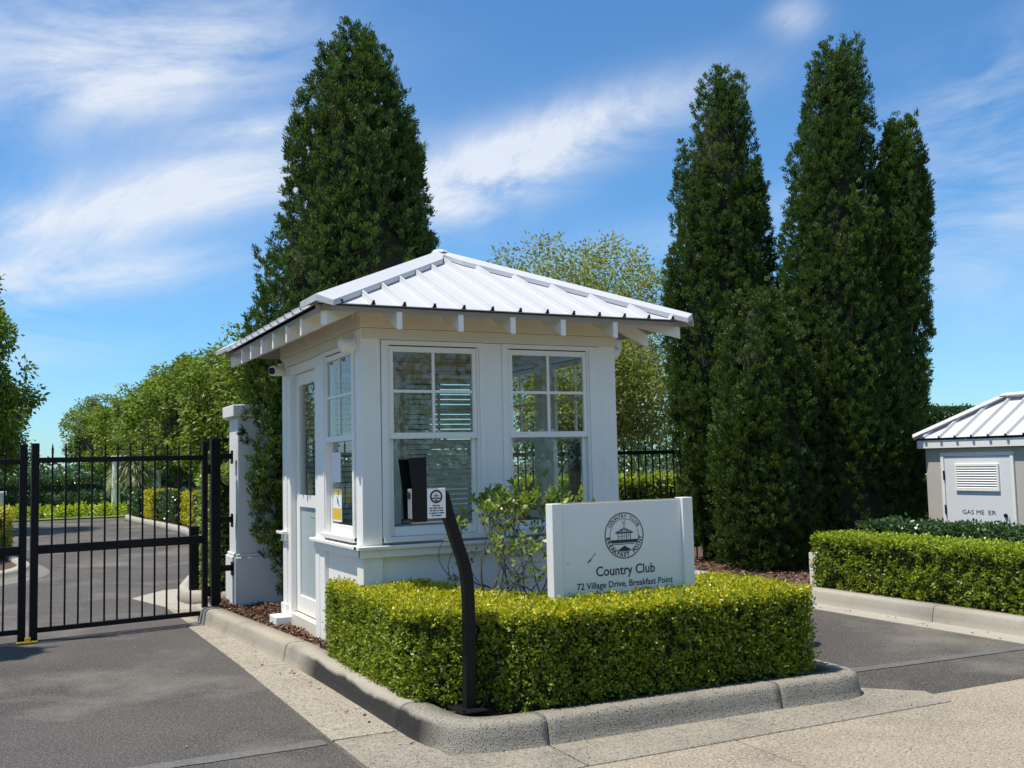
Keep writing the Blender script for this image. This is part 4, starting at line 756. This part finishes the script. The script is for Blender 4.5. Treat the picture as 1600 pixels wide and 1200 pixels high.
while s < Lr-.1:
    h = Hs*min(1, s/hd2, (Lr-s)/hd2); p0 = E0[0]-np.array([0, s, 0])-fgv*.012; p1 = p0+fgv*max(.05, h-.02)
    r = MB(); sec = [(-.019, 0), (-.009, .032), (.009, .032), (.019, 0)]; a0 = [p0+np.array([0, q, 0])+nn_*(y+.001) for q, y in sec]; a1 = [p1+np.array([0, q, 0])+nn_*(y+.001) for q, y in sec]
    r.add(a0+a1, [(k, k+1, k+5, k+4) for k in range(3)]+[(4, 5, 6, 7)]); r.add([q+fgv*.001 for q in a0], [(0, 1, 2, 3)], 1); r.build('roof_rib', ['roof', 'dark'], rf); s += .2293
for a, b in ((E0[0], K0), (E0[1], K1), (E0[2], K1), (E0[3], K0), (K0, K1)):
    hd_ = unit(b-a); sd = np.cross(hd_, up); sd = unit(sd)*.10
    MB().add([a+sd+up*.022-hd_*.02, a+up*.06-hd_*.02, a-sd+up*.022-hd_*.02, b+sd+up*.022, b+up*.06, b-sd+up*.022, a-up*.02, b-up*.02], [(0, 1, 4, 3), (1, 2, 5, 4), (2, 6, 7, 5), (6, 0, 3, 7), (0, 6, 2, 1), (3, 4, 5, 7)]).build('hip_cap', 'roof', rf)
d0, d1 = .665, 1.575
fr_ = MB()
for q in ((d0-.045, d0, .3, 1.495), (d1, d1+.045, .3, 1.495), (d0-.045, d1+.045, 1.495, 1.54)): fr_.box(gu-.024, gu, q[0], q[1], q[2], q[3])
fr_.build('door_frame', 'white', gm, .003)
gdoor = bx('door', 'signface', gm, gu-.016, gu, d0+.006, d1-.006, .3, 1.489, bevel=.002)
l0_, l1_, lz0, lz1 = .84, 1.385, 1.115, 1.375
lf = MB()
for q in ((l0_-.028, l0_, lz0-.028, lz1+.028), (l1_, l1_+.028, lz0-.028, lz1+.028), (l0_, l1_, lz1, lz1+.028), (l0_, l1_, lz0-.028, lz0)): lf.box(gu-.036, gu-.0165, q[0], q[1], q[2], q[3])
lf.build('vent_frame', 'white', gdoor, .002)
bx('vent_backing', 'under', gdoor, gu-.018, gu-.0165, l0_, l1_, lz0, lz1, bevel=0)
l0 = MB().prism([(gu-.020, l0_, lz0+.030), (gu-.036, l0_, lz0+.006), (gu-.033, l0_, lz0+.004), (gu-.018, l0_, lz0+.028)], (0, l1_-l0_, 0)).build('louvre', 'white', gdoor)
for j in range(1, 9): c = l0.copy(); C.objects.link(c); c.location = (0, 0, .0288*j)
for wd, cy, wid in (('GAS ME', 1.195, .30), ('ER', .935, .105)):
    v, f = text(wd, .072, 0.); k = wid/(v[:, 0].max()-v[:, 0].min()); mid = (v[:, 0].max()+v[:, 0].min())/2
    MB().add([(gu-.0178, cy-(p[0]-mid)*k, .815+p[1]) for p in v], f).build('lettering', 'print', gdoor)
for z in (1.27, .86): bx('hinge', 'black', gm, gu-.036, gu-.017, d1-.008, d1+.008, z-.055, z+.055, bevel=.002)
MB().tube([(gu-.017, d0+.09, .815), (gu-.034, d0+.09, .815)], .022, 12).build('lock', 'rubber', gdoor)
pb = empty('block_pier', (5.6, 1.42, .1), 'low pale block pier at the end of the lime hedge', 'pier')
for z in (.1, .30): bx('block', 'render', pb, 5.50, 5.85, 1.32, 1.42, z, z+.195)

# ------------------------------------------------------------------ far garden ornaments
def column(x, y, h, lab):
    c = empty('garden_column', (x, y, 0), lab, 'column', 'white columns in the far garden'); bx('base', 'white', c, x-.2, x+.2, y-.2, y+.2, 0, .3, bevel=.02)
    MB().tube([(x, y, .3), (x, y, h*.5), (x, y, h)], [.15, .145, .12], 14).build('shaft', 'white', c); bx('capital', 'white', c, x-.18, x+.18, y-.18, y+.18, h, h+.12, bevel=.02)
column(1.3, 33.3, 2.0, 'taller white garden column beyond the lawn at the end of the drive'); column(2.75, 33.3, 1.45, 'shorter white garden column under the avenue trees'); column(-2.5, 30.4, .85, 'short white garden pedestal on the lawn behind the gate leaves')
fg = empty('fountain_grass', (1.95, 33.6, 0), 'pale arching clump of grass between the white garden columns', 'plant')
n = 900; a = rng.uniform(0, 6.28, n); t = rng.random(n)**.6; r = 1.0*t; P = np.stack([1.95+r*np.cos(a)*.8, 33.6+r*np.sin(a)*.8, .5+1.9*np.sqrt(np.clip(1-t*t*.8, 0, 1))*rng.uniform(.5, 1, n)], 1); D = np.stack([np.cos(a)*.6, np.sin(a)*.6, -.7+.9*(1-t)], 1)
cards('blades', 'palegrass', P, D, .45, .035, fg)

# ------------------------------------------------------------------ small things on the ground
def island_pts(n):
    x = rng.uniform(-.46, .42, n*3); y = rng.uniform(.25, 4.3, n*3); xl = np.interp(y, [.2, .7, 1.8, 3.1, 4.3], [-.10, -.11, -.21, -.33, -.42]); k = (x > xl+.02) & ((x < -.01) | (y > 2.45)); x, y = x[k][:n], y[k][:n]
    z = .118+.03*rng.random(len(x))+.012*np.sin(x*17+y*9); return np.stack([x, y, z], 1)
def chips2(name, lab, cat, P, L, Wd, m='chip'):
    n = len(P); D = rng.normal(size=(n, 3)); D[:, 2] *= .35; return tag(cards(name, m, P, D, L*rng.uniform(.5, 1.4, n), Wd*rng.uniform(.6, 1.3, n), fold=.1), lab, cat, kind='stuff')
chips2('bark_mulch', 'brown bark mulch over the bed beside the booth door', 'mulch', island_pts(9000), .042, .017)
q = np.stack([rng.uniform(5.4, 9, 5000), rng.uniform(1.4, 5, 5000), .105+.03*rng.random(5000)], 1); chips2('garden_mulch', 'dark bark mulch under the conifers', 'mulch', q, .05, .022)
lit = np.vstack([np.stack([rng.normal(-.36, .07, 60), rng.uniform(-1.9, 4, 60), np.full(60, .010)], 1), np.stack([rng.normal(5.1, .07, 40), rng.uniform(-3, 3, 40), np.full(40, .011)], 1), np.stack([rng.uniform(-4, 5, 36), rng.uniform(-3.5, 3, 36), np.full(36, .006)], 1)])
lit = lit[~((lit[:, 0] > -.3) & (lit[:, 0] < 2.75) & (lit[:, 1] > -2.2))]
n = len(lit); D = rng.normal(size=(n, 3)); D[:, 2] = np.abs(D[:, 2])*.1; tag(cards('leaf_litter', 'chip', lit, D, .035, .016, rnd=.5+.5*rng.random(n), fold=.12), 'scattered dry leaves in the gutters and on the asphalt', 'leaves', kind='stuff')
hp_ = MB().tube([(-.115, .72, .135), (-.10, .60, .165), (-.09, .48, .165), (-.085, .3, .14)], .022, 10).build('drain_hose', 'rubber', smooth=True); tag(hp_, 'short black hose lying on the mulch against the box hedge end', 'hose')
